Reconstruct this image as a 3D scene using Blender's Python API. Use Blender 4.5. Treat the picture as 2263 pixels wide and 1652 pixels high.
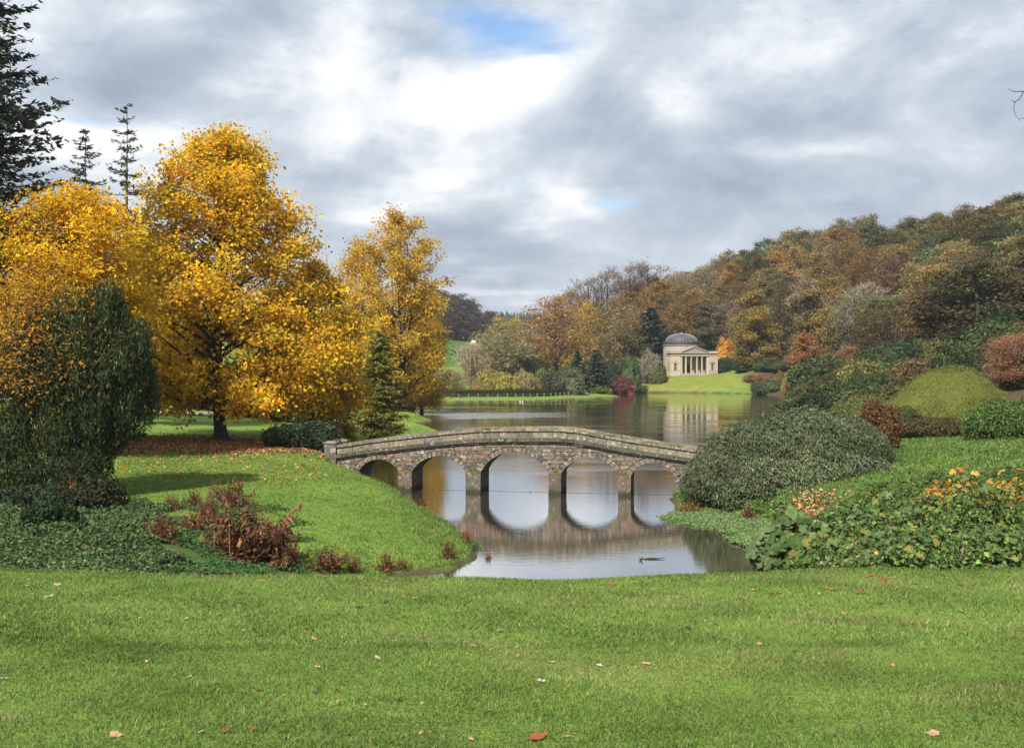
import bpy, math
import numpy as np
from mathutils import Vector

for o in list(bpy.data.objects):
    bpy.data.objects.remove(o)
scene = bpy.context.scene
COL = scene.collection
R = math.radians

# ------------------------------------------------------------------ camera
CAMH = 7.42                      # metres above the lake
FPX, CXP, HYP = 2426.0, 1131.5, 808.0
cam_d = bpy.data.cameras.new('camera')
cam = bpy.data.objects.new('camera', cam_d)
COL.objects.link(cam)
cam.location = (0, 0, CAMH)
cam.rotation_euler = (R(90), 0, 0)
cam_d.sensor_width = 36
cam_d.lens = FPX / 2263.0 * 36
cam_d.shift_y = -18 / 2263.0
cam_d.clip_start = 0.1
cam_d.clip_end = 9000
scene.camera = cam

# ------------------------------------------------------------------ sun, exposure
SUN_EL = 45.0
sv = Vector((-0.47, -0.88, 0)).normalized() * math.cos(R(SUN_EL))
SUN = Vector((sv.x, sv.y, math.sin(R(SUN_EL))))
sun_d = bpy.data.lights.new('sun', 'SUN')
sun_d.energy = 4.8
sun_d.angle = R(1.5)
sun_d.color = (1.0, 0.93, 0.82)
sun = bpy.data.objects.new('sun', sun_d)
COL.objects.link(sun)
sun.rotation_euler = SUN.to_track_quat('Z', 'Y').to_euler()
sun.location = (-60, -30, 60)
scene.view_settings.view_transform = 'Standard'
scene.view_settings.look = 'None'
scene.view_settings.exposure = 0.90
scene.view_settings.gamma = 1.0
scene.view_settings.use_curve_mapping = False
scene.render.engine = 'CYCLES'
cy = scene.cycles
cy.max_bounces = 5
cy.diffuse_bounces = 3
cy.glossy_bounces = 2
cy.transmission_bounces = 3
cy.transparent_max_bounces = 4
cy.caustics_reflective = False
cy.caustics_refractive = False
cy.use_denoising = True

# ------------------------------------------------------------------ node helpers
class NT:
    def __init__(self, tree):
        self.t = tree
        self.n = tree.nodes
        self.n.clear()

    def node(self, kind, **kw):
        nd = self.n.new(kind)
        for k, v in kw.items():
            setattr(nd, k, v)
        return nd

    def link(self, a, b):
        self.t.links.new(a, b)

    def put(self, sock, v):
        if v is None:
            return
        if isinstance(v, bpy.types.NodeSocket):
            self.link(v, sock)
        elif isinstance(v, (tuple, list)) and sock.type == 'RGBA' and len(v) == 3:
            sock.default_value = (*v, 1)
        else:
            sock.default_value = v

    def m(self, op, a, b=None, c=None, clamp=False):
        nd = self.node('ShaderNodeMath', operation=op, use_clamp=clamp)
        for s, v in zip(nd.inputs, (a, b, c)):
            self.put(s, v)
        return nd.outputs[0]

    def mix(self, f, a, b, mode='MIX'):
        nd = self.node('ShaderNodeMix', data_type='RGBA', blend_type=mode)
        self.put(nd.inputs[0], f)
        self.put(nd.inputs[6], a)
        self.put(nd.inputs[7], b)
        return nd.outputs[2]

    def ramp(self, f, stops, interp='LINEAR'):
        nd = self.node('ShaderNodeValToRGB')
        cr = nd.color_ramp
        cr.interpolation = interp
        while len(cr.elements) < len(stops):
            cr.elements.new(0.5)
        for e, (p, c) in zip(cr.elements, stops):
            e.position = p
            e.color = (*c, 1) if len(c) == 3 else c
        self.put(nd.inputs[0], f)
        return nd.outputs[0]

    def step(self, v, a, b):
        nd = self.node('ShaderNodeMapRange', interpolation_type='SMOOTHSTEP')
        self.put(nd.inputs[0], v)
        nd.inputs[1].default_value = a
        nd.inputs[2].default_value = b
        return nd.outputs[0]

    def noise(self, vec, scale, detail=4, rough=0.55, dist=0.0):
        nd = self.node('ShaderNodeTexNoise')
        self.put(nd.inputs['Vector'], vec)
        nd.inputs['Scale'].default_value = scale
        nd.inputs['Detail'].default_value = detail
        nd.inputs['Roughness'].default_value = rough
        nd.inputs['Distortion'].default_value = dist
        return nd.outputs['Fac']

    def mapv(self, vec, scale=(1, 1, 1), loc=(0, 0, 0), rot=(0, 0, 0)):
        nd = self.node('ShaderNodeMapping')
        self.put(nd.inputs[0], vec)
        nd.inputs['Location'].default_value = loc
        nd.inputs['Rotation'].default_value = rot
        nd.inputs['Scale'].default_value = scale
        return nd.outputs[0]

    def bump(self, h, strength=0.4, dist=0.05):
        nd = self.node('ShaderNodeBump')
        nd.inputs['Strength'].default_value = strength
        nd.inputs['Distance'].default_value = dist
        self.put(nd.inputs['Height'], h)
        return nd.outputs[0]


# ------------------------------------------------------------------ sky: broken cloud over a blue sky
world = bpy.data.worlds.new('World')
scene.world = world
world.use_nodes = True
w = NT(world.node_tree)
tc = w.node('ShaderNodeTexCoord').outputs['Generated']
sx = w.node('ShaderNodeSeparateXYZ')
w.link(tc, sx.inputs[0])
dx, dy, dz = sx.outputs
zc = w.m('ADD', w.m('MAXIMUM', dz, 0.0), 0.11)
cb = w.node('ShaderNodeCombineXYZ')
w.put(cb.inputs[0], w.m('DIVIDE', dx, zc))
w.put(cb.inputs[1], w.m('DIVIDE', dy, zc))
pl = cb.outputs[0]
az = w.m('ARCTAN2', dx, dy)
el = w.m('ARCSINE', dz)
warp = w.noise(pl, 1.1, 4, 0.55)
warp2 = w.noise(w.mapv(pl, loc=(7.3, 2.1, 0)), 1.1, 4, 0.55)
azw = w.m('ADD', az, w.m('MULTIPLY', w.m('SUBTRACT', warp, 0.5), 0.16))
elw = w.m('ADD', el, w.m('MULTIPLY', w.m('SUBTRACT', warp2, 0.5), 0.10))


def blob(xd, yd, wx, wy, amp, tilt=0.0):
    """a soft bank of cloud (or a gap) in the sky at a bearing and an elevation"""
    a0 = math.atan((xd - CXP) / FPX)
    e0 = math.atan((HYP - yd) / FPX * math.cos(a0))
    da = w.m('SUBTRACT', azw, a0)
    de = w.m('SUBTRACT', elw, e0)
    ct, st = math.cos(R(tilt)), math.sin(R(tilt))
    u = w.m('ADD', w.m('MULTIPLY', da, ct), w.m('MULTIPLY', de, st))
    v = w.m('SUBTRACT', w.m('MULTIPLY', de, ct), w.m('MULTIPLY', da, st))
    q = w.m('ADD', w.m('POWER', w.m('MULTIPLY', u, FPX / wx), 2.0), w.m('POWER', w.m('MULTIPLY', v, FPX / wy), 2.0))
    return w.m('MULTIPLY', w.m('EXPONENT', w.m('MULTIPLY', q, -1.0)), amp)


def total(items):
    s = None
    for b in items:
        s = blob(*b) if s is None else w.m('ADD', s, blob(*b))
    return s


cs = w.node('ShaderNodeCombineXYZ')
w.put(cs.inputs[0], az)
w.put(cs.inputs[1], w.m('MULTIPLY', el, 1.4))
sph = cs.outputs[0]
n1 = w.noise(pl, 1.25, 7, 0.52, 0.25)
n2 = w.noise(sph, 6.0, 10, 0.62, 0.5)
n3 = w.noise(w.mapv(sph, loc=(1.1, 3.2, 0), scale=(0.8, 1.0, 1)), 14.0, 9, 0.66, 0.4)
light = total([
    (900, 200, 300, 105, 0.27, 8), (690, 270, 130, 120, 0.20), (760, 40, 90, 60, 0.20),
    (1200, 160, 190, 70, 0.30, 24), (1490, 230, 80, 70, 0.34, -30), (980, 385, 150, 50, 0.36, 14),
    (1750, 120, 240, 90, 0.16), (190, 330, 190, 50, 0.26), (1240, 475, 80, 70, 0.32, -30),
    (110, 60, 120, 70, 0.20), (770, 450, 110, 24, 0.24), (1150, 655, 260, 26, 0.20), (380, 60, 120, 60, 0.16),
    (1680, 312, 120, 30, 0.20), (1900, 290, 120, 30, 0.14), (330, 330, 120, 50, 0.14), (490, 215, 70, 22, 0.18), (1290, 385, 60, 30, 0.14), (1650, 480, 160, 40, 0.10),
    (590, 30, 120, 80, -0.30), (200, 160, 190, 80, -0.18), (420, 190, 190, 80, -0.10), (1560, 410, 250, 70, -0.14),
    (1750, 230, 280, 50, -0.16), (2100, 330, 330, 240, -0.08), (1010, 520, 160, 30, -0.16),
    (1040, 590, 190, 26, -0.18), (1320, 300, 130, 60, -0.12), (800, 360, 110, 50, -0.08), (1500, 30, 120, 60, -0.05), (930, 110, 100, 26, -0.16, -20),
])
val = w.m('ADD', w.m('ADD', 0.42, light), w.m('MULTIPLY', w.m('SUBTRACT', n1, 0.5), 0.40))
val = w.m('ADD', val, w.m('MULTIPLY', w.m('SUBTRACT', n2, 0.5), 1.05))
val = w.m('ADD', val, w.m('MULTIPLY', w.m('SUBTRACT', n3, 0.5), 0.50))
val = w.m('ADD', w.m('MULTIPLY', w.m('SUBTRACT', val, 0.42), 1.3), 0.42)
cloud = w.ramp(val, [(0.0, (0.25, 0.305, 0.385)), (0.25, (0.34, 0.395, 0.475)), (0.5, (0.47, 0.522, 0.588)),
                     (0.75, (0.70, 0.725, 0.75)), (1.0, (0.92, 0.92, 0.905))])
gap = total([
    (1105, 58, 200, 56, 1.1, -8), (160, 268, 130, 26, 0.75, -6), (1150, 420, 110, 24, 0.65),
    (1340, 490, 90, 34, 0.7), (640, 150, 70, 40, 0.35), (740, 60, 60, 60, 0.3), (900, 130, 100, 35, 0.3, -20), (1010, 120, 80, 30, 0.3),
])
gap = w.m('ADD', gap, w.m('MULTIPLY', w.m('SUBTRACT', 0.5, n2), 1.5))
gapm = w.m('MULTIPLY', w.step(gap, 0.25, 1.15), 0.95)
sky = w.node('ShaderNodeTexSky', sky_type='NISHITA')
sky.sun_disc = False
sky.sun_elevation = R(SUN_EL)
sky.sun_rotation = math.atan2(SUN.x, SUN.y)
sky.air_density = 1.0
sky.dust_density = 0.4
SKY_STRENGTH = 0.1
blue = w.mix(1.0, sky.outputs[0], (0.66, 0.86, 1.0), 'MULTIPLY')
cl = w.mix(1.0, cloud, (1 / SKY_STRENGTH * 0.745,) * 3, 'MULTIPLY')
skyc = w.mix(gapm, cl, blue)
bg = w.node('ShaderNodeBackground')
w.put(bg.inputs[0], skyc)
bg.inputs[1].default_value = SKY_STRENGTH
out = w.node('ShaderNodeOutputWorld')
w.link(bg.outputs[0], out.inputs[0])

# ------------------------------------------------------------------ mesh helpers
rng = np.random.default_rng(11)


def mesh_np(name, V, F, col=None, mat=None, smooth=False):
    """V (n,3); F a list of index arrays (m,k); col (n,3)"""
    me = bpy.data.meshes.new(name)
    if isinstance(F, np.ndarray):
        F = [F]
    V = np.asarray(V, np.float32)
    me.vertices.add(len(V))
    me.vertices.foreach_set('co', V.ravel())
    loops = np.concatenate([f.ravel() for f in F]).astype(np.int32)
    starts, p = [], 0
    for f in F:
        m_, k = f.shape
        starts.append(p + np.arange(m_) * k)
        p += m_ * k
    starts = np.concatenate(starts).astype(np.int32)
    me.loops.add(len(loops))
    me.loops.foreach_set('vertex_index', loops)
    me.polygons.add(len(starts))
    me.polygons.foreach_set('loop_start', starts)
    me.update(calc_edges=True)
    me.polygons.foreach_set('use_smooth', np.full(len(starts), smooth, bool))
    if col is not None:
        at = me.attributes.new('Col', 'FLOAT_COLOR', 'POINT')
        c4 = np.ones((len(V), 4), np.float32)
        c4[:, :3] = np.clip(col, 0, 4)
        at.data.foreach_set('color', c4.ravel())
    if mat is not None:
        me.materials.append(mat)
    return me


class Geo:
    """collects pieces of one mesh"""
    def __init__(self):
        self.V, self.Q, self.T, self.C, self.n = [], [], [], [], 0

    def add(self, V, F, col=(1, 1, 1)):
        V = np.asarray(V, float)
        F = np.asarray(F, int)
        (self.Q if F.shape[1] == 4 else self.T).append(F + self.n)
        self.V.append(V)
        c = np.asarray(col, float)
        self.C.append(np.broadcast_to(c, (len(V), 3)) if c.ndim == 1 else c)
        self.n += len(V)
        return self

    def mesh(self, name, mat, smooth=False):
        F = []
        if self.Q:
            F.append(np.concatenate(self.Q))
        if self.T:
            F.append(np.concatenate(self.T))
        return mesh_np(name, np.concatenate(self.V), F, np.concatenate(self.C), mat, smooth)


def link(name, me, parent=None, loc=(0, 0, 0), rz=0.0, color=None):
    o = bpy.data.objects.new(name, me)
    COL.objects.link(o)
    o.location = loc
    o.rotation_euler = (0, 0, rz)
    if parent is not None:
        o.parent = parent
    if color is not None:
        o.color = (*color, 1)
    return o


def tag(o, label=None, cat=None, group=None, kind=None):
    if label:
        o['label'] = label
    if cat:
        o['category'] = cat
    if group:
        o['group'] = group
    if kind:
        o['kind'] = kind
    return o


def thing(name, label, cat, loc=(0, 0, 0), rz=0.0, group=None):
    o = link(name, None, None, loc, rz)
    o.empty_display_size = 0.3
    return tag(o, label, cat, group)


def unit(v):
    return v / np.maximum(np.linalg.norm(v, axis=-1, keepdims=True), 1e-9)


def tube(pts, rad, sides=6, cap=True):
    pts = np.asarray(pts, float)
    k = len(pts)
    rad = np.broadcast_to(np.asarray(rad, float), (k,))
    tan = unit(np.gradient(pts, axis=0))
    ref = np.array([0.31, 0.17, 0.93]) if abs(tan[:, 2]).mean() < 0.8 else np.array([0.93, 0.31, 0.17])
    a = unit(np.cross(tan, ref))
    b = np.cross(tan, a)
    th = np.linspace(0, 2 * math.pi, sides, endpoint=False)
    ring = pts[:, None] + rad[:, None, None] * (np.cos(th)[None, :, None] * a[:, None] + np.sin(th)[None, :, None] * b[:, None])
    V = ring.reshape(-1, 3)
    i = np.arange(k - 1)[:, None] * sides
    j = np.arange(sides)[None]
    jn = (j + 1) % sides
    F = np.stack([i + j, i + jn, i + sides + jn, i + sides + j], -1).reshape(-1, 4)
    return V, F


def box(x0, x1, y0, y1, z0, z1):
    V = [(x, y, z) for z in (z0, z1) for y in (y0, y1) for x in (x0, x1)]
    F = [(0, 2, 3, 1), (4, 5, 7, 6), (0, 1, 5, 4), (2, 6, 7, 3), (0, 4, 6, 2), (1, 3, 7, 5)]
    return np.array(V, float), np.array(F)


def lathe(prof, n=32, x0=0, y0=0, a0=0, a1=2 * math.pi):
    """prof: (r, z) from bottom to top"""
    prof = np.asarray(prof, float)
    full = abs(a1 - a0 - 2 * math.pi) < 1e-6
    th = np.linspace(a0, a1, n, endpoint=not full)
    V = np.stack([x0 + prof[:, :1] * np.cos(th), y0 + prof[:, :1] * np.sin(th), np.repeat(prof[:, 1:], n, 1)], -1).reshape(-1, 3)
    k = len(prof)
    i = np.arange(k - 1)[:, None] * n
    j = np.arange(n if full else n - 1)[None]
    jn = (j + 1) % n
    F = np.stack([i + j, i + jn, i + n + jn, i + n + j], -1).reshape(-1, 4)
    return V, F


def ball(c, r, nu=12, nv=8, jit=0.0, g=None):
    g = g or rng
    ph = np.linspace(0.001, math.pi - 0.001, nv)
    V, F = lathe(np.stack([np.sin(ph), -np.cos(ph)], -1), nu)
    V = V * (1 + (g.random((len(V), 1)) - 0.5) * jit)
    return V * np.asarray(r) + np.asarray(c), F


def leaves(P, N, L, aspect=0.7, T=None, jit=0.9, bend=0.12, g=None):
    """one small folded kite per point"""
    g = g or rng
    n = len(P)
    L = np.broadcast_to(np.asarray(L, float), (n,))[:, None]
    nn = unit(unit(N) + g.normal(size=(n, 3)) * jit)
    t = g.normal(size=(n, 3)) if T is None else T
    t = unit(t - (t * nn).sum(1, keepdims=True) * nn)
    b = np.cross(nn, t)
    Wd = L * aspect
    V = np.stack([P - t * L * 0.5, P + b * Wd * 0.5 - t * L * 0.06 + nn * L * bend, P + t * L * 0.5, P - b * Wd * 0.5 - t * L * 0.06 + nn * L * bend], 1)
    F = np.arange(4 * n).reshape(n, 4)
    return V.reshape(-1, 3), F


def pal(n, colors, weights=None, jit=0.12, g=None):
    g = g or rng
    c = np.asarray(colors, float)
    w_ = None if weights is None else np.asarray(weights, float) / np.sum(weights)
    out_ = c[g.choice(len(c), n, p=w_)]
    out_ = out_ * np.exp(g.normal(size=(n, 1)) * jit) * np.exp(g.normal(size=(n, 3)) * jit * 0.35)
    return out_


def rep4(c):
    return np.repeat(c, 4, 0)


def W_(xd, yd, d):
    return np.array([(xd - CXP) / FPX * d, d, CAMH - (yd - HYP) / FPX * d])


def XD(xd, d):
    return (xd - CXP) / FPX * d


def sstep(a, b, x):
    t = np.clip((x - a) / (b - a), 0, 1)
    return t * t * (3 - 2 * t)


# ------------------------------------------------------------------ materials
def mat_new(name):
    m_ = bpy.data.materials.new(name)
    m_.use_nodes = True
    return m_, NT(m_.node_tree)


def finish(t, shader):
    o = t.node('ShaderNodeOutputMaterial')
    t.link(shader, o.inputs[0])


def principled(t, col, rough=0.8, normal=None, spec=0.3):
    p = t.node('ShaderNodeBsdfPrincipled')
    t.put(p.inputs['Base Color'], col)
    t.put(p.inputs['Roughness'], rough)
    p.inputs['Specular IOR Level'].default_value = spec
    if normal is not None:
        t.link(normal, p.inputs['Normal'])
    return p.outputs[0]


def leaf_material(name, trans=0.3, rough=0.55, spec=0.25):
    m_, t = mat_new(name)
    a = t.node('ShaderNodeAttribute', attribute_name='Col').outputs['Color']
    oi = t.node('ShaderNodeObjectInfo')
    c = t.mix(1.0, a, oi.outputs['Color'], 'MULTIPLY')
    s = principled(t, c, rough, None, spec)
    tr = t.node('ShaderNodeBsdfTranslucent')
    t.put(tr.inputs[0], c)
    mx = t.node('ShaderNodeMixShader')
    mx.inputs[0].default_value = trans
    t.link(s, mx.inputs[1])
    t.link(tr.outputs[0], mx.inputs[2])
    finish(t, mx.outputs[0])
    return m_


M_LEAF = leaf_material('foliage', 0.32, 0.6, 0.12)
M_GOLD = leaf_material('autumn_leaves', 0.55, 0.6, 0.12)
M_NEEDLE = leaf_material('needles', 0.15, 0.6, 0.12)
M_TWIG = leaf_material('twigs', 0.0, 0.9, 0.1)
M_GRASS = leaf_material('grass_blades', 0.38, 0.6, 0.15)
M_DEADLEAF = leaf_material('fallen_leaf', 0.15, 0.7, 0.2)


def bark_material():
    m_, t = mat_new('bark')
    pos = t.node('ShaderNodeNewGeometry').outputs['Position']
    oi = t.node('ShaderNodeObjectInfo').outputs['Color']
    n = t.noise(t.mapv(pos, scale=(6, 6, 1.3)), 2.0, 6, 0.65)
    c = t.ramp(n, [(0.25, (0.45, 0.42, 0.38)), (0.55, (1, 0.97, 0.92)), (0.8, (1.5, 1.5, 1.4))])
    c = t.mix(1.0, c, oi, 'MULTIPLY')
    a = t.node('ShaderNodeAttribute', attribute_name='Col').outputs['Color']
    c = t.mix(1.0, c, a, 'MULTIPLY')
    finish(t, principled(t, c, 0.9, t.bump(n, 0.6, 0.06), 0.15))
    return m_


M_BARK = bark_material()


def ground_material():
    m_, t = mat_new('ground_turf')
    pos = t.node('ShaderNodeNewGeometry').outputs['Position']
    a = t.node('ShaderNodeAttribute', attribute_name='Col').outputs['Color']
    n1 = t.noise(pos, 0.35, 5, 0.6)
    n2 = t.noise(pos, 2.6, 5, 0.6)
    n3 = t.noise(pos, 17.0, 4, 0.6)
    f = t.m('ADD', t.m('MULTIPLY', n1, 0.7), t.m('ADD', t.m('MULTIPLY', n2, 0.55), t.m('MULTIPLY', n3, 0.55)))
    v = t.ramp(t.m('MULTIPLY', f, 0.55), [(0.30, (0.62, 0.66, 0.60)), (0.5, (1, 1, 1)), (0.68, (1.38, 1.25, 1.3))])
    c = t.mix(1.0, a, v, 'MULTIPLY')
    h = t.m('ADD', n2, t.m('MULTIPLY', n3, 0.7))
    finish(t, principled(t, c, 0.9, t.bump(h, 0.55, 0.12), 0.1))
    return m_


M_GROUND = ground_material()


def water_material():
    m_, t = mat_new('lake_water')
    pos = t.node('ShaderNodeNewGeometry').outputs['Position']
    sp = t.node('ShaderNodeSeparateXYZ')
    t.link(pos, sp.inputs[0])
    big = t.noise(t.mapv(pos, scale=(0.05, 0.16, 1)), 1.0, 3, 0.5)
    # a breeze ruffles one band of the open lake, and lightly a few other patches
    ny = t.noise(t.mapv(pos, scale=(0.12, 0.3, 1)), 1.0, 4, 0.6)
    yy = t.m('ADD', sp.outputs[1], t.m('MULTIPLY', t.m('SUBTRACT', ny, 0.5), 22.0))
    yy = t.m('ADD', yy, t.m('MULTIPLY', sp.outputs[0], -0.35))
    band = t.m('MULTIPLY', t.step(yy, 155, 159), t.m('SUBTRACT', 1.0, t.step(yy, 171, 177)))
    band = t.m('MULTIPLY', band, t.m('SUBTRACT', 1.0, t.step(sp.outputs[0], -4.0, 14.0)))
    far = t.step(sp.outputs[1], 68.0, 76.0)
    rip = t.noise(t.mapv(pos, scale=(1.2, 3.2, 1)), 1.0, 4, 0.6)
    fine = t.noise(t.mapv(pos, scale=(2.5, 9.0, 1)), 1.0, 3, 0.6)
    amp = t.m('ADD', 0.010, t.m('MULTIPLY', t.m('MULTIPLY', far, t.step(big, 0.42, 0.7)), 0.05))
    h = t.m('ADD', t.m('MULTIPLY', rip, amp), t.m('MULTIPLY', fine, t.m('MULTIPLY', band, 0.22)))
    nb = t.bump(h, 1.0, 0.35)
    dif = t.node('ShaderNodeBsdfDiffuse')
    t.put(dif.inputs[0], (0.058, 0.047, 0.027))
    gl = t.node('ShaderNodeBsdfGlossy')
    t.put(gl.inputs[0], (0.97, 0.97, 0.97))
    t.put(gl.inputs['Roughness'], t.m('ADD', 0.008, t.m('MULTIPLY', band, 0.12)))
    t.link(nb, gl.inputs['Normal'])
    lw = t.node('ShaderNodeLayerWeight')
    lw.inputs[0].default_value = 0.5
    mx = t.node('ShaderNodeMixShader')
    t.put(mx.inputs[0], t.m('MULTIPLY', t.m('POWER', lw.outputs['Facing'], 1.15), 0.96))
    t.link(dif.outputs[0], mx.inputs[1])
    t.link(gl.outputs[0], mx.inputs[2])
    finish(t, mx.outputs[0])
    return m_


M_WATER = water_material()


def stone_material(name, base, dark=0.35, lichen=0.5, moss=0.5, pink=0.5, tint=1.0, tide=False):
    m_, t = mat_new(name)
    g = t.node('ShaderNodeNewGeometry')
    pos = g.outputs['Position']
    rnd = t.node('ShaderNodeObjectInfo').outputs['Random']
    n1 = t.noise(pos, 1.1, 4, 0.6)
    n2 = t.noise(pos, 6.0, 6, 0.65)
    n3 = t.noise(t.mapv(pos, loc=(4, 9, 2)), 3.2, 5, 0.7)
    n0 = t.noise(t.mapv(pos, loc=(0.5, 0, 0)), 0.28, 3, 0.5)
    c = t.mix(t.m('MULTIPLY', t.step(t.m('ADD', n1, t.m('MULTIPLY', rnd, 0.35)), 0.45, 0.85), t.step(n0, 0.38, 0.62)), base, (base[0] * (1 + 0.45 * pink), base[1] * (1 - 0.12 * pink), base[2] * (1 - 0.18 * pink)))
    c = t.mix(1.0, c, t.ramp(rnd, [(0, (1 - .34 * tint, 1 - .33 * tint, 1 - .30 * tint)), (0.5, (1, 1, 1)), (1, (1 + .28 * tint, 1 + .22 * tint, 1 + .16 * tint))]), 'MULTIPLY')
    c = t.mix(1.0, c, t.ramp(n2, [(0.3, (0.55, 0.55, 0.55)), (0.55, (1, 1, 1)), (0.75, (1.25, 1.25, 1.22))]), 'MULTIPLY')
    c = t.mix(t.m('MULTIPLY', t.step(n3, 0.55, 0.68), dark), c, (0.035, 0.032, 0.03))
    li = t.noise(t.mapv(pos, loc=(1, 5, 7)), 4.5, 6, 0.72)
    c = t.mix(t.m('MULTIPLY', t.step(li, 0.56, 0.63), lichen), c, (0.48, 0.47, 0.43))
    sn = t.node('ShaderNodeSeparateXYZ')
    t.link(g.outputs['Normal'], sn.inputs[0])
    up = t.step(sn.outputs[2], 0.25, 0.8)
    mo = t.m('MULTIPLY', t.m('MULTIPLY', up, t.step(n1, 0.38, 0.55)), moss)
    mo = t.m('MAXIMUM', mo, t.m('MULTIPLY', t.step(t.noise(t.mapv(pos, loc=(8, 1, 3)), 1.7, 6, 0.7), 0.60, 0.68), moss * 0.7))
    c = t.mix(mo, c, (0.085, 0.10, 0.018))
    if tide:                              # slime and damp left by the changing water level
        sz = t.node('ShaderNodeSeparateXYZ')
        t.link(pos, sz.inputs[0])
        lvl = t.m('ADD', sz.outputs[2], t.m('MULTIPLY', n1, -0.45))
        c = t.mix(t.m('SUBTRACT', 0.85, t.m('MULTIPLY', t.step(lvl, -0.12, 0.22), 0.85)), c, (0.03, 0.03, 0.017))
    finish(t, principled(t, c, 0.92, t.bump(t.m('ADD', n2, t.m('MULTIPLY', li, 0.5)), 0.7, 0.04), 0.15))
    return m_


M_STONE = stone_material('pink_grey_stone', (0.150, 0.130, 0.108), 0.75, 0.75, 0.5, 0.6)
M_ARCHSTONE = stone_material('arch_stone', (0.152, 0.135, 0.113), 0.75, 0.75, 0.45, 0.45)
M_PIER = stone_material('pier_stone', (0.125, 0.110, 0.092), 0.7, 0.6, 0.35, 0.45, 0.35, True)
M_COPING = stone_material('coping_stone', (0.185, 0.168, 0.132), 0.5, 0.65, 0.75, 0.15)
M_STRING = stone_material('string_course_stone', (0.085, 0.08, 0.07), 0.6, 0.5, 1.0, 0.1)
M_MORTAR = stone_material('mortar', (0.10, 0.085, 0.07), 0.5, 0.35, 0.25, 0.4)
M_TEMPLE = stone_material('temple_limestone', (0.36, 0.325, 0.27), 0.5, 0.25, 0.05, 0.1)


def plain(name, col, rough=0.6, spec=0.3, var=0.35, scale=3.0, metallic=0.0):
    m_, t = mat_new(name)
    pos = t.node('ShaderNodeNewGeometry').outputs['Position']
    n = t.noise(pos, scale, 5, 0.6)
    c = t.mix(1.0, col, t.ramp(n, [(0.3, (1 - var,) * 3), (0.7, (1 + var,) * 3)]), 'MULTIPLY')
    finish(t, principled(t, c, rough, t.bump(n, 0.25, 0.03), spec))
    return m_

# ------------------------------------------------------------------ terrain
LAKE = np.array([
    (9.6, 41.0), (10.8, 43.5), (11.4, 46), (12.4, 50), (11.8, 54), (10.2, 56.3), (8.7, 57.5), (8.9, 61.6), (10.0, 64), (11, 67), (14, 74), (20, 90), (28, 110),
    (36, 140), (41, 165), (49, 195), (58, 225), (64, 250), (67, 268), (66, 280), (63, 290), (58, 296), (50, 300), (42, 302),
    (36, 302), (32.7, 300.5), (29, 296), (25, 289), (23, 282), (24.6, 272), (25.8, 264), (25.2, 258.5), (18, 249.5), (11.5, 240),
    (5, 232), (0.5, 227.6), (-10, 225), (-20.5, 223.6), (-30, 221), (-34, 214), (-30, 200), (-20, 186), (-16, 172), (-12.5, 158),
    (-10.9, 149), (-10.9, 145), (-12.5, 137), (-10.5, 130), (-8.0, 123), (-9.0, 112), (-12, 100), (-13, 85), (-11, 72), (-9.3, 67),
    (-9.0, 65.0), (-8.5, 63.4), (-6.8, 60.2), (-4.4, 55.9), (-2.7, 50.4), (-1.7, 45.5), (-1.42, 42.2), (-2.0, 40.3), (-2.8, 39.6),
    (-3.7, 39), (-4.5, 37.5), (-4.6, 36), (-3, 35), (0, 34.5), (5, 35), (9, 37), (9.6, 39)], float)


def lake_sd(X, Y):
    """signed distance to the shore: positive on land"""
    d2 = np.full(X.shape, 1e12)
    inside = np.zeros(X.shape, bool)
    for (x0, y0), (x1, y1) in zip(LAKE, np.roll(LAKE, -1, 0)):
        ex, ey = x1 - x0, y1 - y0
        t = np.clip(((X - x0) * ex + (Y - y0) * ey) / (ex * ex + ey * ey), 0, 1)
        d2 = np.minimum(d2, (X - x0 - t * ex) ** 2 + (Y - y0 - t * ey) ** 2)
        cr = ((y0 > Y) != (y1 > Y)) & (X < (x1 - x0) * (Y - y0) / (y1 - y0 + 1e-12) + x0)
        inside ^= cr
    d = np.sqrt(d2)
    return np.where(inside, -d, d)


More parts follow.
